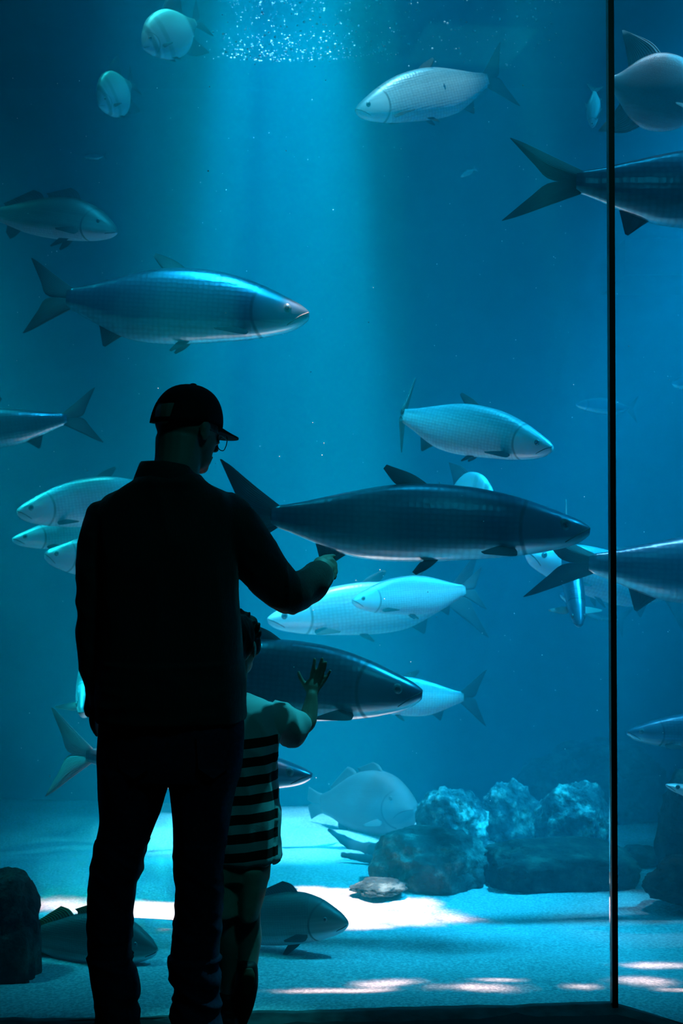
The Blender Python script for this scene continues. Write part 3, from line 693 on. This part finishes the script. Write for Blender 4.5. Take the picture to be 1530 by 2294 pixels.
def slab_shell(sections, n=40, p=.9):
    """stack of rounded sections: (y_px, xl, xr, D, depth_half)"""
    S_ = interp(sections, max(12, len(sections)*4)); V, Fc = [], []
    for (yp, xl, xr, D, dh) in S_:
        c = px((xl+xr)/2, yp, D); hw = (xr-xl)/2/F*D
        for j in range(n):
            an = 2*math.pi*j/n; cs, sn = math.cos(an), math.sin(an)
            V.append(c+Vector((hw*math.copysign(abs(cs)**p, cs), dh*math.copysign(abs(sn)**p, sn), 0)))
    m = len(S_)
    for i in range(m-1):
        for j in range(n): Fc.append((i*n+j, i*n+(j+1) % n, (i+1)*n+(j+1) % n, (i+1)*n+j))
    Fc += [tuple(range(n)), tuple((m-1)*n+j for j in range(n))]
    return V, Fc
def fuse(name, shells, voxel, mat_, root=None, smooth_it=3, fold=None):
    """join closed shells into one continuous skin"""
    V, Fc = [], []
    for sv, sf in shells:
        o = len(V); V += [tuple(v) for v in sv]; Fc += [tuple(i+o for i in f) for f in sf]
    tmp = obj('tmp_shell', V, Fc, None)
    bm = bmesh.new(); bm.from_mesh(tmp.data); bmesh.ops.recalc_face_normals(bm, faces=bm.faces); bm.to_mesh(tmp.data); bm.free()
    md = tmp.modifiers.new('r', 'REMESH'); md.mode = 'VOXEL'; md.voxel_size = voxel; md.use_smooth_shade = True
    if smooth_it:
        ms = tmp.modifiers.new('s', 'SMOOTH'); ms.iterations = smooth_it; ms.factor = .5
    dg = bpy.context.evaluated_depsgraph_get(); dg.update()
    me = bpy.data.meshes.new_from_object(tmp.evaluated_get(dg)); me.name = name
    bpy.data.objects.remove(tmp, do_unlink=True)
    if fold:
        nrm = [v.normal.copy() for v in me.vertices]
        for v, nn in zip(me.vertices, nrm): v.co += nn*fold(v.co)
    me.materials.clear(); me.materials.append(mat_); me.polygons.foreach_set('use_smooth', [True]*len(me.polygons))
    o = bpy.data.objects.new(name, me); COL.objects.link(o)
    if root: adopt(root, o)
    return o
def ridged(p, sc, st): 
    q = Vector((p.x*st[0], p.y*st[1], p.z*st[2]))*sc
    return 1-2*abs(noise.noise(q))
M['skin'] = noisy('skin', (.30, .20, .16), (.36, .25, .20), 20, .5, .05, .002, spec=.4)
M['jacket'] = noisy('black_corduroy', (.012, .015, .015), (.022, .027, .026), 60, .75, .4, .004, stretch=(6, 6, 1), spec=.35)
M['jacket'].node_tree.nodes['Principled BSDF'].inputs['Sheen Weight'].default_value = .25
M['jeans'] = noisy('dark_denim', (.008, .012, .03), (.016, .024, .055), 90, .8, .3, .002, spec=.3)
M['cap'] = noisy('black_cotton', (.004, .005, .005), (.008, .009, .009), 90, .85, .2, .001, spec=.2)
M['shoe'] = noisy('dark_shoe', (.008, .008, .008), (.016, .015, .014), 40, .6, .2, .002)
M['sole'] = mat('worn_brown_sole', (.10, .045, .02), .7)
M['hair'] = noisy('dark_brown_hair', (.006, .005, .004), (.025, .018, .012), 60, .55, .8, .004, stretch=(1, 1, .25), spec=.4)
M['shorts'] = noisy('khaki_shorts', (.40, .42, .30), (.52, .54, .40), 30, .85, .2, .003)
M['metalframe'] = mat('thin_metal_frame', (.05, .06, .06), .25, .8)
def shirt_mat():
    m = mat('striped_jersey', (.6, .6, .6), .85, 0, .2); N, L, B = nodes(m)
    tc = N.new('ShaderNodeTexCoord'); sep = N.new('ShaderNodeSeparateXYZ'); L.new(tc.outputs['Object'], sep.inputs[0])
    def mth(op, a, b):
        n = N.new('ShaderNodeMath'); n.operation = op
        for i, x in enumerate((a, b)):
            if isinstance(x, (int, float)): n.inputs[i].default_value = x
            else: L.new(x, n.inputs[i])
        return n.outputs[0]
    per = .0517; z0 = STRIPE_TOP
    tilt = mth('ADD', sep.outputs[2], mth('MULTIPLY', sep.outputs[0], -.06))
    t = mth('DIVIDE', mth('SUBTRACT', z0, tilt), per); fr = mth('FRACT', t, 0)
    dark = mth('MULTIPLY', mth('LESS_THAN', fr, .52), mth('GREATER_THAN', t, 0))
    dark = mth('MULTIPLY', dark, mth('LESS_THAN', sep.outputs[0], SLEEVE_X))
    mx = N.new('ShaderNodeMixRGB'); L.new(dark, mx.inputs[0]); mx.inputs[1].default_value = (.62, .66, .66, 1); mx.inputs[2].default_value = (.035, .03, .028, 1)
    L.new(mx.outputs[0], B.inputs['Base Color'])
    nz = N.new('ShaderNodeTexNoise'); nz.inputs['Scale'].default_value = 220; L.new(tc.outputs['Object'], nz.inputs['Vector'])
    b = N.new('ShaderNodeBump'); b.inputs['Strength'].default_value = .2; b.inputs['Distance'].default_value = .001; L.new(nz.outputs[0], b.inputs['Height']); L.new(b.outputs[0], B.inputs['Normal'])
    return m

# ---- the man -------------------------------------------------------
MD = 3.42
man = empty('person', px(375, 2378, MD)); man.location.z = 0
tag(man, 'person in black jacket, dark jeans and cap, seen from behind, pointing at a tarpon', 'person')
def mp(x, y, d=0): return px(x, y, MD+d)
r_ = lambda w_, D=MD: w_/F*D                     # pixels to metres at the figure
def head_shells(c, s, yaw, pitch, ear=1):
    """c: centre of the skull; s: head height"""
    R = (Matrix.Rotation(math.radians(-yaw), 3, 'Z') @ Matrix.Rotation(math.radians(-pitch), 3, 'X'))
    q = lambda x, y, z: Vector(c)+R @ Vector((x*s, y*s, z*s))
    E = lambda x, y, z, a, b_, d: ell_shell(q(x, y, z), (a*s, b_*s, d*s), R)
    sh = [E(0, -.03, .10, .325, .405, .365), E(0, .07, -.10, .275, .30, .30), E(0, .13, -.27, .215, .235, .19), E(0, .27, -.37, .10, .095, .085),
          E(0, .355, .02, .15, .045, .05), E(.11, .34, -.06, .055, .05, .045), E(-.11, .34, -.06, .055, .05, .045),
          tube_shell([q(0, .37, .02), q(0, .415, -.06), q(0, .455, -.13)], [.03*s, .035*s, .042*s], 12, 10),
          E(.035, .415, -.145, .028, .035, .022), E(-.035, .415, -.145, .028, .035, .022),
          E(0, .375, -.235, .075, .035, .018), E(0, .368, -.275, .068, .035, .02)]
    for sd in (1, -1):
        if ear: 
            sh.append(ell_shell(q(sd*.325, -.02, -.03), (.028*s, .075*s, .125*s), R))
            sh.append(ell_shell(q(sd*.345, -.05, .02), (.02*s, .055*s, .075*s), R))
    return sh, q, R
hc = mp(421, 962); HS = .235
YAW, PIT = 42, 12
hsh, hq, hR = head_shells(hc, HS, YAW, PIT)
def hand_shells(wr, palm, fingers, wr_r, palm_r, palm_t):
    """wrist point, palm end point, list of (joint points, radii)"""
    sh = [tube_shell([wr, (Vector(wr)*2+Vector(palm))/3, (Vector(wr)+Vector(palm)*2)/3, palm], [(wr_r, wr_r*.8), (palm_r*.85, palm_t), (palm_r, palm_t), (palm_r*.95, palm_t*.85)], 16, 14)]
    for pts, rr in fingers: sh.append(tube_shell(pts, rr, 10, 14))
    return sh
# right hand, pointing: index out, the others curled
W = mp(712, 1292, .20)
Kn = mp(728, 1262, .235)
hand_r = hand_shells(W, Kn, [
    ([mp(716, 1256, .235), mp(730, 1249, .262), mp(748, 1246, .285)], [.0105, .0095, .0075]),
    ([mp(724, 1262, .24), mp(742, 1256, .262), mp(750, 1268, .262), mp(742, 1275, .245)], [.0105, .010, .009, .008]),
    ([mp(728, 1270, .238), mp(745, 1268, .258), mp(751, 1281, .256), mp(743, 1286, .24)], [.010, .0098, .009, .008]),
    ([mp(730, 1280, .232), mp(744, 1281, .248), mp(749, 1292, .246), mp(741, 1296, .234)], [.009, .009, .0082, .0075]),
    ([mp(705, 1272, .215), mp(714, 1255, .235), mp(728, 1256, .250)], [.012, .0105, .009])], .027, .033, .019)
# left hand, hanging, fingers relaxed
WL = mp(213, 1552, .03); KL = mp(216, 1600, .045)
hand_l = hand_shells(WL, KL, [
    ([mp(206, 1598, .02), mp(208, 1622, .03), mp(214, 1640, .05)], [.010, .0095, .0075]),
    ([mp(211, 1602, .035), mp(213, 1628, .045), mp(218, 1646, .062)], [.010, .0095, .0075]),
    ([mp(217, 1603, .05), mp(219, 1628, .06), mp(223, 1644, .076)], [.010, .0095, .0075]),
    ([mp(222, 1600, .062), mp(225, 1620, .072), mp(228, 1634, .084)], [.009, .008, .007]),
    ([mp(222, 1572, .05), mp(229, 1592, .068), mp(231, 1608, .078)], [.012, .010, .008])], .025, .034, .017)
body = hsh+[tube_shell([mp(402, 985, -.02), mp(395, 1050, -.035), mp(380, 1110, -.03)], [.064, .062, .085]),
    slab_shell([(1100, 300, 470, MD, .075), (1180, 235, 520, MD, .09), (1400, 245, 520, MD, .10), (1620, 245, 520, MD, .10), (1720, 245, 520, MD, .095)]),
    tube_shell([mp(500, 1150), mp(590, 1285, .05), mp(648, 1345, .10), mp(690, 1318, .16), W], [.045, .038, .032, .03, .026]),
    tube_shell([mp(245, 1155), mp(215, 1370), mp(213, 1470, .01), WL], [.045, .04, .035, .026]),
    tube_shell([mp(305, 1700), mp(251, 2010), mp(249, 2130), mp(262, 2330)], [.075, .046, .044, .038]), tube_shell([mp(460, 1700), mp(445, 2030), mp(437, 2330)], [.075, .05, .042]),
    tube_shell([mp(262, 2300), mp(262, 2340, -.01), mp(260, 2345, .11)], [.036, .030, .020]), tube_shell([mp(440, 2300), mp(440, 2340, -.01), mp(443, 2345, .11)], [.036, .030, .020])]
body += hand_r+hand_l
fuse('body', body, .0042, M['skin'], man, 2)
# jacket
def jfold(p):
    pxx = p.x/MD*F+765; pyy = 1147-(p.z-CH)/MD*F
    arm = pxx > 555 or pxx < 222
    a = .006*noise.noise(Vector((p.x*7, p.y*7, p.z*4)))
    b = .0045*ridged(p, 9, (1.4, 1.4, .45)) if not arm else .005*ridged(Vector((p.x+p.z*.5, p.y, p.z)), 10, (1.2, 1, 1.3))
    if pxx > 640: b = .007*ridged(Vector((p.x*1.2+p.z*.25, p.y, p.z*.35)), 15, (1, 1, 1))      # bunched forearm sleeve
    if pyy > 1480 and not arm: b += .004*ridged(p, 14, (.5, .5, 1.4))
    return a+b
jacket = [slab_shell([(1062, 318, 448, MD-.035, .075), (1078, 298, 464, MD-.035, .09), (1096, 262, 492, MD-.02, .10), (1116, 232, 522, MD-.01, .11), (1150, 214, 540, MD, .122), (1220, 214, 532, MD, .13),
                      (1320, 220, 531, MD, .128), (1400, 222, 539, MD, .125), (1480, 222, 543, MD, .125), (1560, 218, 546, MD, .128), (1612, 217, 547, MD, .128)], p=.86),
    # sleeves
    tube_shell([mp(235, 1150), mp(215, 1230), mp(211, 1330), mp(209, 1420, .01), mp(214, 1500, .02), mp(219, 1552, .03), mp(221, 1578, .035)], [(.046, .062), (.044, .066), (.043, .062), (.042, .058), (.038, .052), (.030, .044), (.024, .038)], 24, 40),
    tube_shell([mp(500, 1150, 0), mp(535, 1195, .015), mp(572, 1250, .04), mp(612, 1302, .08), mp(648, 1336, .105)], [.062, .068, .066, .060, .050], 24, 36),
    tube_shell([mp(640, 1332, .10), mp(668, 1326, .125), mp(696, 1308, .16), mp(716, 1290, .185)], [.052, .051, .047, .040], 24, 26)]
jk = fuse('jacket', jacket, .006, M['jacket'], man, 3, jfold)
# collar: raised band around the neck
def collar():
    V, Fc = [], []; n = 40
    for k, (yp, xl, xr, D, dh) in enumerate([(1080, 298, 458, MD-.03, .088), (1058, 306, 447, MD-.035, .084), (1038, 314, 437, MD-.04, .078), (1034, 317, 433, MD-.04, .075), (1040, 322, 428, MD-.04, .070), (1080, 312, 440, MD-.03, .074)]):
        c = mp((xl+xr)/2, yp, D-MD); hw = r_((xr-xl)/2)
        for j in range(n):
            an = 2*math.pi*j/n; sn = math.sin(an)
            V.append(c+Vector((hw*math.cos(an), dh*sn, -.028*max(0, sn)-.012*max(0, math.cos(an)))))
    for i in range(5):
        for j in range(n): Fc.append((i*n+j, i*n+(j+1) % n, (i+1)*n+(j+1) % n, (i+1)*n+j))
    o = obj('collar', V, Fc, M['jacket']); o.parent = jk; return o
collar()
# seam ridge across the shoulders and cuff band
V, Fc = tube_shell([mp(703, 1253, .175), mp(722, 1268, .172), mp(735, 1292, .175), mp(733, 1318, .178)], [.006]*4, 8, 16)
# jeans
def pfold(p):
    pyy = 1147-(p.z-CH)/MD*F
    a = .005*noise.noise(Vector((p.x*8, p.y*8, p.z*5)))
    b = .004*ridged(p, 8, (1.5, 1.5, .7))
    if 1880 < pyy < 2100: b += .004*ridged(Vector((p.x, p.y, p.z+p.x*.8)), 12, (.5, .5, 1.6))
    if pyy > 2140: b += .008*ridged(Vector((p.x, p.y, p.z+p.x*.5)), 11, (.4, .4, 1.8))
    return a+b
Lg = [(1720, 222, 392), (1770, 224, 370), (1830, 227, 350), (1875, 218, 335), (1900, 214, 326), (1950, 206, 318), (1972, 203, 304), (2010, 201, 299), (2060, 199, 297), (2120, 198, 292), (2165, 206, 291), (2195, 214, 304), (2215, 219, 307), (2245, 222, 300), (2275, 223, 306), (2335, 224, 314)]
Rg = [(1720, 375, 541), (1770, 384, 530), (1830, 388, 519), (1870, 388, 512), (1910, 389, 502), (1950, 392, 498), (1990, 395, 497), (2040, 392, 494), (2100, 388, 491), (2160, 385, 488), (2210, 390, 485), (2240, 394, 487), (2275, 386, 490), (2335, 384, 494)]
dep = lambda y: .10-.045*min(1, max(0, (y-1720)/330))+.012*min(1, max(0, (y-2150)/120))
jeans = [slab_shell([(1585, 224, 543, MD, .108), (1640, 221, 546, MD, .116), (1700, 221, 543, MD, .116), (1742, 224, 538, MD, .108)], p=.88),
         slab_shell([(y, a, b, MD, dep(y)) for y, a, b in Lg]), slab_shell([(y, a, b, MD, dep(y)) for y, a, b in Rg])]
jn = fuse('jeans', jeans, .006, M['jeans'], man, 2, pfold)
# back pockets with raised edges
for (x0, x1) in ((262, 338), (440, 516)):
    V = []; Fc = []
    for k, off in enumerate((-.121, -.126)):
        for (x, y) in ((x0, 1650), (x1, 1650), (x1-4, 1722), ((x0+x1)/2, 1745), (x0+4, 1722)):
            cx_ = (x-383)/165.; V.append(mp(x, y, off*math.sqrt(max(.05, 1-abs(cx_)**2.6))-.0))
    Fc = [(0, 1, 2, 3, 4), (5, 6, 7, 8, 9)]+[(i, (i+1) % 5, 5+(i+1) % 5, 5+i) for i in range(5)]
    o = obj('back_pocket', V, Fc, M['jeans'], None, False); o.parent = jn
# shoes
for (x, dx) in ((262, -2), (440, 4)):
    a, b, c_ = mp(x, 2352, -.075), mp(x, 2350, 0), mp(x+dx, 2362, .16)
    for q_ in (a, b, c_): q_.z = .045
    sh = [tube_shell([a, b, c_], [(.040, .042), (.046, .044), (.038, .03)], 20, 20, axis=Vector((1, 0, 0)))]
    b2 = b.copy(); b2.z = .10; sh.append(tube_shell([b, b2], [.045, .042]))
    s_ = fuse('shoe', sh, .006, M['shoe'], man, 2)
    for v in s_.data.vertices: v.co.z = max(v.co.z, .004)
# cap
def cap():
    V, Fc = [], []; nu, nv = 48, 16
    def P(u, t, off=0):          # t: 0 rim .. 1 crown top
        an = 2*math.pi*u; cs, sn = math.cos(an), math.sin(an); ph = t*math.pi/2
        zr = -.02-.07*max(0, -sn)*0
        rr = math.cos(ph)**.75
        return hq(.365*cs*rr*(1+off), -.03+.445*sn*rr*(1+off), .065+.445*math.sin(ph)**.95*(1+off)-.10*(1-t)*max(0, -sn))
    for layer, off in ((0, 0), (1, -.04)):
        for j in range(nv+1):
            for i in range(nu): V.append(P(i/nu, j/nv, off))
    K = (nv+1)*nu
    def open_(i, j): a = (i+.5)/nu; return abs(a-.75) < .075 and 1 <= j <= 4      # gap above the strap at the back
    for j in range(nv):
        for i in range(nu):
            if open_(i, j) : continue
            a, b = j*nu+i, j*nu+(i+1) % nu
            Fc.append((a, b, b+nu, a+nu)); Fc.append((K+a, K+a+nu, K+b+nu, K+b))
    for i in range(nu): Fc.append((i, K+i, K+(i+1) % nu, (i+1) % nu))
    o = obj('cap', V, Fc, M['cap'])
    adopt(man, o)
    # peak
    V, Fc = [], []; n = 22
    for lay in (0, -.018):
        for k in range(5):
            for i in range(n+1):
                an = math.radians(28+124*i/n); ex = 1+.62*(k/4)*math.sin(math.pi*i/n)**.6
                x, y = .345*math.cos(an), -.03+.425*math.sin(an)*1.0
                V.append(hq(x*(1+.06*(k/4)), y+.33*(k/4)*math.sin(math.pi*i/n)**.55, .085-.015*(k/4)-.05*abs(math.cos(an))**2*(k/4)+lay))
    m_ = n+1; K = 5*m_
    for k in range(4):
        for i in range(n):
            a = k*m_+i; Fc.append((a, a+1, a+m_+1, a+m_)); Fc.append((K+a, K+a+m_, K+a+m_+1, K+a+1))
    for i in range(n): a = 4*m_+i; Fc.append((a, a+1, K+a+1, K+a))
    pk = obj('peak', V, Fc, M['cap']); pk.parent = o
    V, Fc = ellipsoid((0, 0, 0), (.010, .010, .005)); top = hq(0, -.03, .515); V = [Vector(v)+top for v in V]
    bt_ = obj('button', V, Fc, M['cap']); bt_.parent = o
cap()
# glasses: rims, bridge, temples
def glasses():
    V, Fc = [], []
    def addt(pts, r):
        v, f = tube_shell([hq(*p) for p in pts], [r]*len(pts), 6, max(8, len(pts)*2)); o = len(V); V.extend(v); Fc.extend([tuple(i+o for i in g) for g in f])
    for sd in (1, -1):
        addt([(sd*.13+.10*math.cos(a), .46-.05*abs(math.cos(a))*(1 if math.cos(a)*sd > 0 else .2), -.055+.085*math.sin(a)) for a in np.linspace(0, 2*math.pi, 14)], .0013)
        addt([(sd*.23, .41, -.03), (sd*.31, .25, -.025), (sd*.345, .0, -.01), (sd*.34, -.06, -.05)], .0013)
    addt([(-.03, .475, -.04), (0, .48, -.03), (.03, .475, -.04)], .0013)
    o = obj('glasses', V, Fc, M['metalframe']); adopt(man, o)
glasses()

# ---- the boy -------------------------------------------------------
BD = 3.62
STRIPE_TOP = px(600, 1642, BD).z-.06*-.0+(-.06)*px(600, 1642, BD).x*1
SLEEVE_X = px(624, 1650, BD).x
boy = empty('person', px(515, 2310, BD)); boy.location.z = 0
tag(boy, 'small child in striped T-shirt and khaki shorts pressing one hand to the glass', 'person')
def bp(x, y, d=0): return px(x, y, BD+d)
bhc = bp(523, 1448, .02); BH = .198
bsh, bq, bR = head_shells(bhc, BH, 20, -3)
BW = bp(699, 1556, .098)
bhand = hand_shells(BW, bp(703, 1527, .108), [
    ([bp(690, 1545, .105), bp(680, 1530, .108), bp(672, 1516, .110), bp(669, 1506, .111)], [.0085, .0072, .0062, .005]),
    ([bp(697, 1527, .108), bp(700, 1508, .110), bp(703, 1490, .111), bp(705, 1476, .112)], [.0075, .0066, .0060, .005]),
    ([bp(708, 1526, .108), bp(713, 1507, .110), bp(718, 1489, .111), bp(722, 1475, .112)], [.0075, .0066, .0060, .005]),
    ([bp(714, 1530, .108), bp(721, 1512, .110), bp(727, 1496, .111), bp(730, 1483, .112)], [.0072, .0062, .0056, .0048]),
    ([bp(716, 1539, .107), bp(726, 1526, .109), bp(734, 1513, .111), bp(740, 1502, .112)], [.0070, .0058, .0052, .0045])], .0165, .0235, .0105)
bhl_w = bp(425, 1760, .05)
bleft = hand_shells(bhl_w, bp(424, 1792, .055), [([bp(415+i*6, 1790, .05+.004*i), bp(414+i*6, 1806, .056+.004*i), bp(417+i*6, 1819, .065+.004*i)], [.0072, .0065, .0052]) for i in range(4)]+[([bp(432, 1768, .07), bp(440, 1784, .082), bp(440, 1796, .09)], [.008, .007, .0055])], .017, .025, .012)
bbody = bsh+[tube_shell([bp(525, 1490, 0), bp(522, 1545, 0), bp(517, 1580, 0)], [.040, .038, .055]),
    slab_shell([(1575, 455, 575, BD, .045), (1620, 425, 605, BD, .06), (1720, 430, 600, BD, .065), (1900, 440, 590, BD, .058), (1950, 455, 575, BD, .05)]),
    tube_shell([bp(592, 1602), bp(642, 1632, .04), bp(684, 1622, .07), bp(694, 1590, .088), BW], [.034, .030, .0265, .0235, .0165]),
    tube_shell([bp(435, 1602), bp(424, 1690, .01), bhl_w], [.034, .027, .0165]),
    tube_shell([bp(490, 1930), bp(505, 2050), bp(512, 2120), bp(513, 2200), bp(512, 2260)], [.042, .036, .038, .028, .024]),
    tube_shell([bp(560, 1930), bp(557, 2045), bp(557, 2100), bp(556, 2150, -.02), bp(552, 2200, -.045)], [.042, .034, .0375, .029, .024]),
    tube_shell([bp(510, 2285), bp(508, 2298, .07)], [.022, .018]), tube_shell([bp(550, 2215, -.045), bp(535, 2285, .03)], [.024, .020])]
fuse('body', bbody+bhand+bleft, .0036, M['skin'], boy, 1)
# hair
def hfold(p):
    return .006*noise.noise(Vector((p.x*45, p.y*45, p.z*16)))+.004*ridged(p, 30, (1.6, 1.6, .5))
hr = [ell_shell(bq(0, -.045, .135), (.345*BH, .42*BH, .375*BH), bR), ell_shell(bq(0, -.17, -.06), (.275*BH, .26*BH, .26*BH), bR), ell_shell(bq(0, -.19, -.20), (.19*BH, .19*BH, .15*BH), bR),
      ell_shell(bq(.29, .10, .02), (.06*BH, .10*BH, .16*BH), bR), ell_shell(bq(0, .22, .30), (.27*BH, .17*BH, .14*BH), bR)]
for (x0, y0, x1, y1) in ((568, 1412, 581, 1396), (560, 1398, 571, 1390), (545, 1376, 536, 1364), (552, 1380, 560, 1372), (574, 1425, 582, 1415)):
    hr.append(tube_shell([bp(x0, y0, .01), bp((x0+x1)/2+1, (y0+y1)/2, .01), bp(x1, y1, .01)], [.009, .006, .003], 8, 8))
fuse('hair', hr, .004, M['hair'], boy, 1, hfold)
# T-shirt
def sfold(p):
    pxx = p.x/BD*F+765
    a = .008*noise.noise(Vector((p.x*9, p.y*9, p.z*6)))+.010*ridged(Vector((p.x+p.z*.3, p.y, p.z)), 8, (1.8, 1.8, .6))
    if pxx > 612: a += .008*ridged(Vector((p.x-p.z*.7, p.y, p.z*.4)), 18, (1, 1, 1))
    return a
M['shirt'] = shirt_mat()
shirt = [slab_shell([(1562, 478, 556, BD, .042), (1570, 458, 582, BD, .050), (1584, 432, 603, BD, .062), (1620, 416, 616, BD, .075), (1700, 414, 615, BD, .080), (1800, 412, 616, BD, .083), (1870, 411, 621, BD, .086), (1922, 410, 626, BD, .088)], p=.88),
    tube_shell([bp(585, 1606), bp(612, 1612, .02), bp(638, 1622, .038), bp(661, 1632, .052)], [(.038, .040), (.040, .042), (.042, .043), (.043, .042)], 24, 20),
    tube_shell([bp(450, 1606), bp(430, 1640, .0), bp(424, 1690, .01)], [(.044, .044), (.046, .046), (.045, .044)], 24, 20)]
fuse('t_shirt', shirt, .005, M['shirt'], boy, 2, sfold)
# shorts
shorts = [slab_shell([(1880, 420, 606, BD, .076), (1920, 420, 606, BD, .080), (1965, 424, 603, BD, .078)]),
    slab_shell([(1935, 425, 535, BD, .078), (1980, 436, 543, BD, .074), (2042, 455, 541, BD, .070)]),
    slab_shell([(1935, 515, 605, BD, .078), (1980, 528, 598, BD, .074), (2020, 534, 589, BD, .070), (2050, 537, 580, BD, .066)])]
fuse('shorts', shorts, .005, M['shorts'], boy, 2, lambda p: .004*noise.noise(Vector((p.x*12, p.y*12, p.z*9)))+.003*ridged(p, 12, (1.4, 1.4, .6)))
# shoes: left flat, right up on its toes with the sole turned to us
a, b_, c_ = bp(508, 2262, -.05), bp(510, 2268, 0), bp(505, 2280, .09)
a.z = b_.z = c_.z = .036
s1 = fuse('shoe', [tube_shell([a, b_, c_], [(.030, .030), (.034, .032), (.028, .022)], 20, 18, axis=Vector((1, 0, 0))), tube_shell([b_, b_+Vector((0, -.01, .06))], [.032, .031])], .0045, M['shoe'], boy, 2)
s2 = fuse('shoe', [tube_shell([bp(554, 2168, -.05), bp(552, 2205, -.045), bp(542, 2250, -.015), bp(530, 2290, .02)], [(.030, .028), (.033, .030), (.034, .025), (.030, .018)], 20, 22)], .0045, M['shoe'], boy, 2)
V, Fc = tube_shell([bp(556, 2172, -.073), bp(556, 2192, -.078), bp(550, 2225, -.066)], [(.013, .006), (.019, .007), (.012, .005)], 16, 12)
so = obj('sole', V, Fc, M['sole']); so.parent = s2
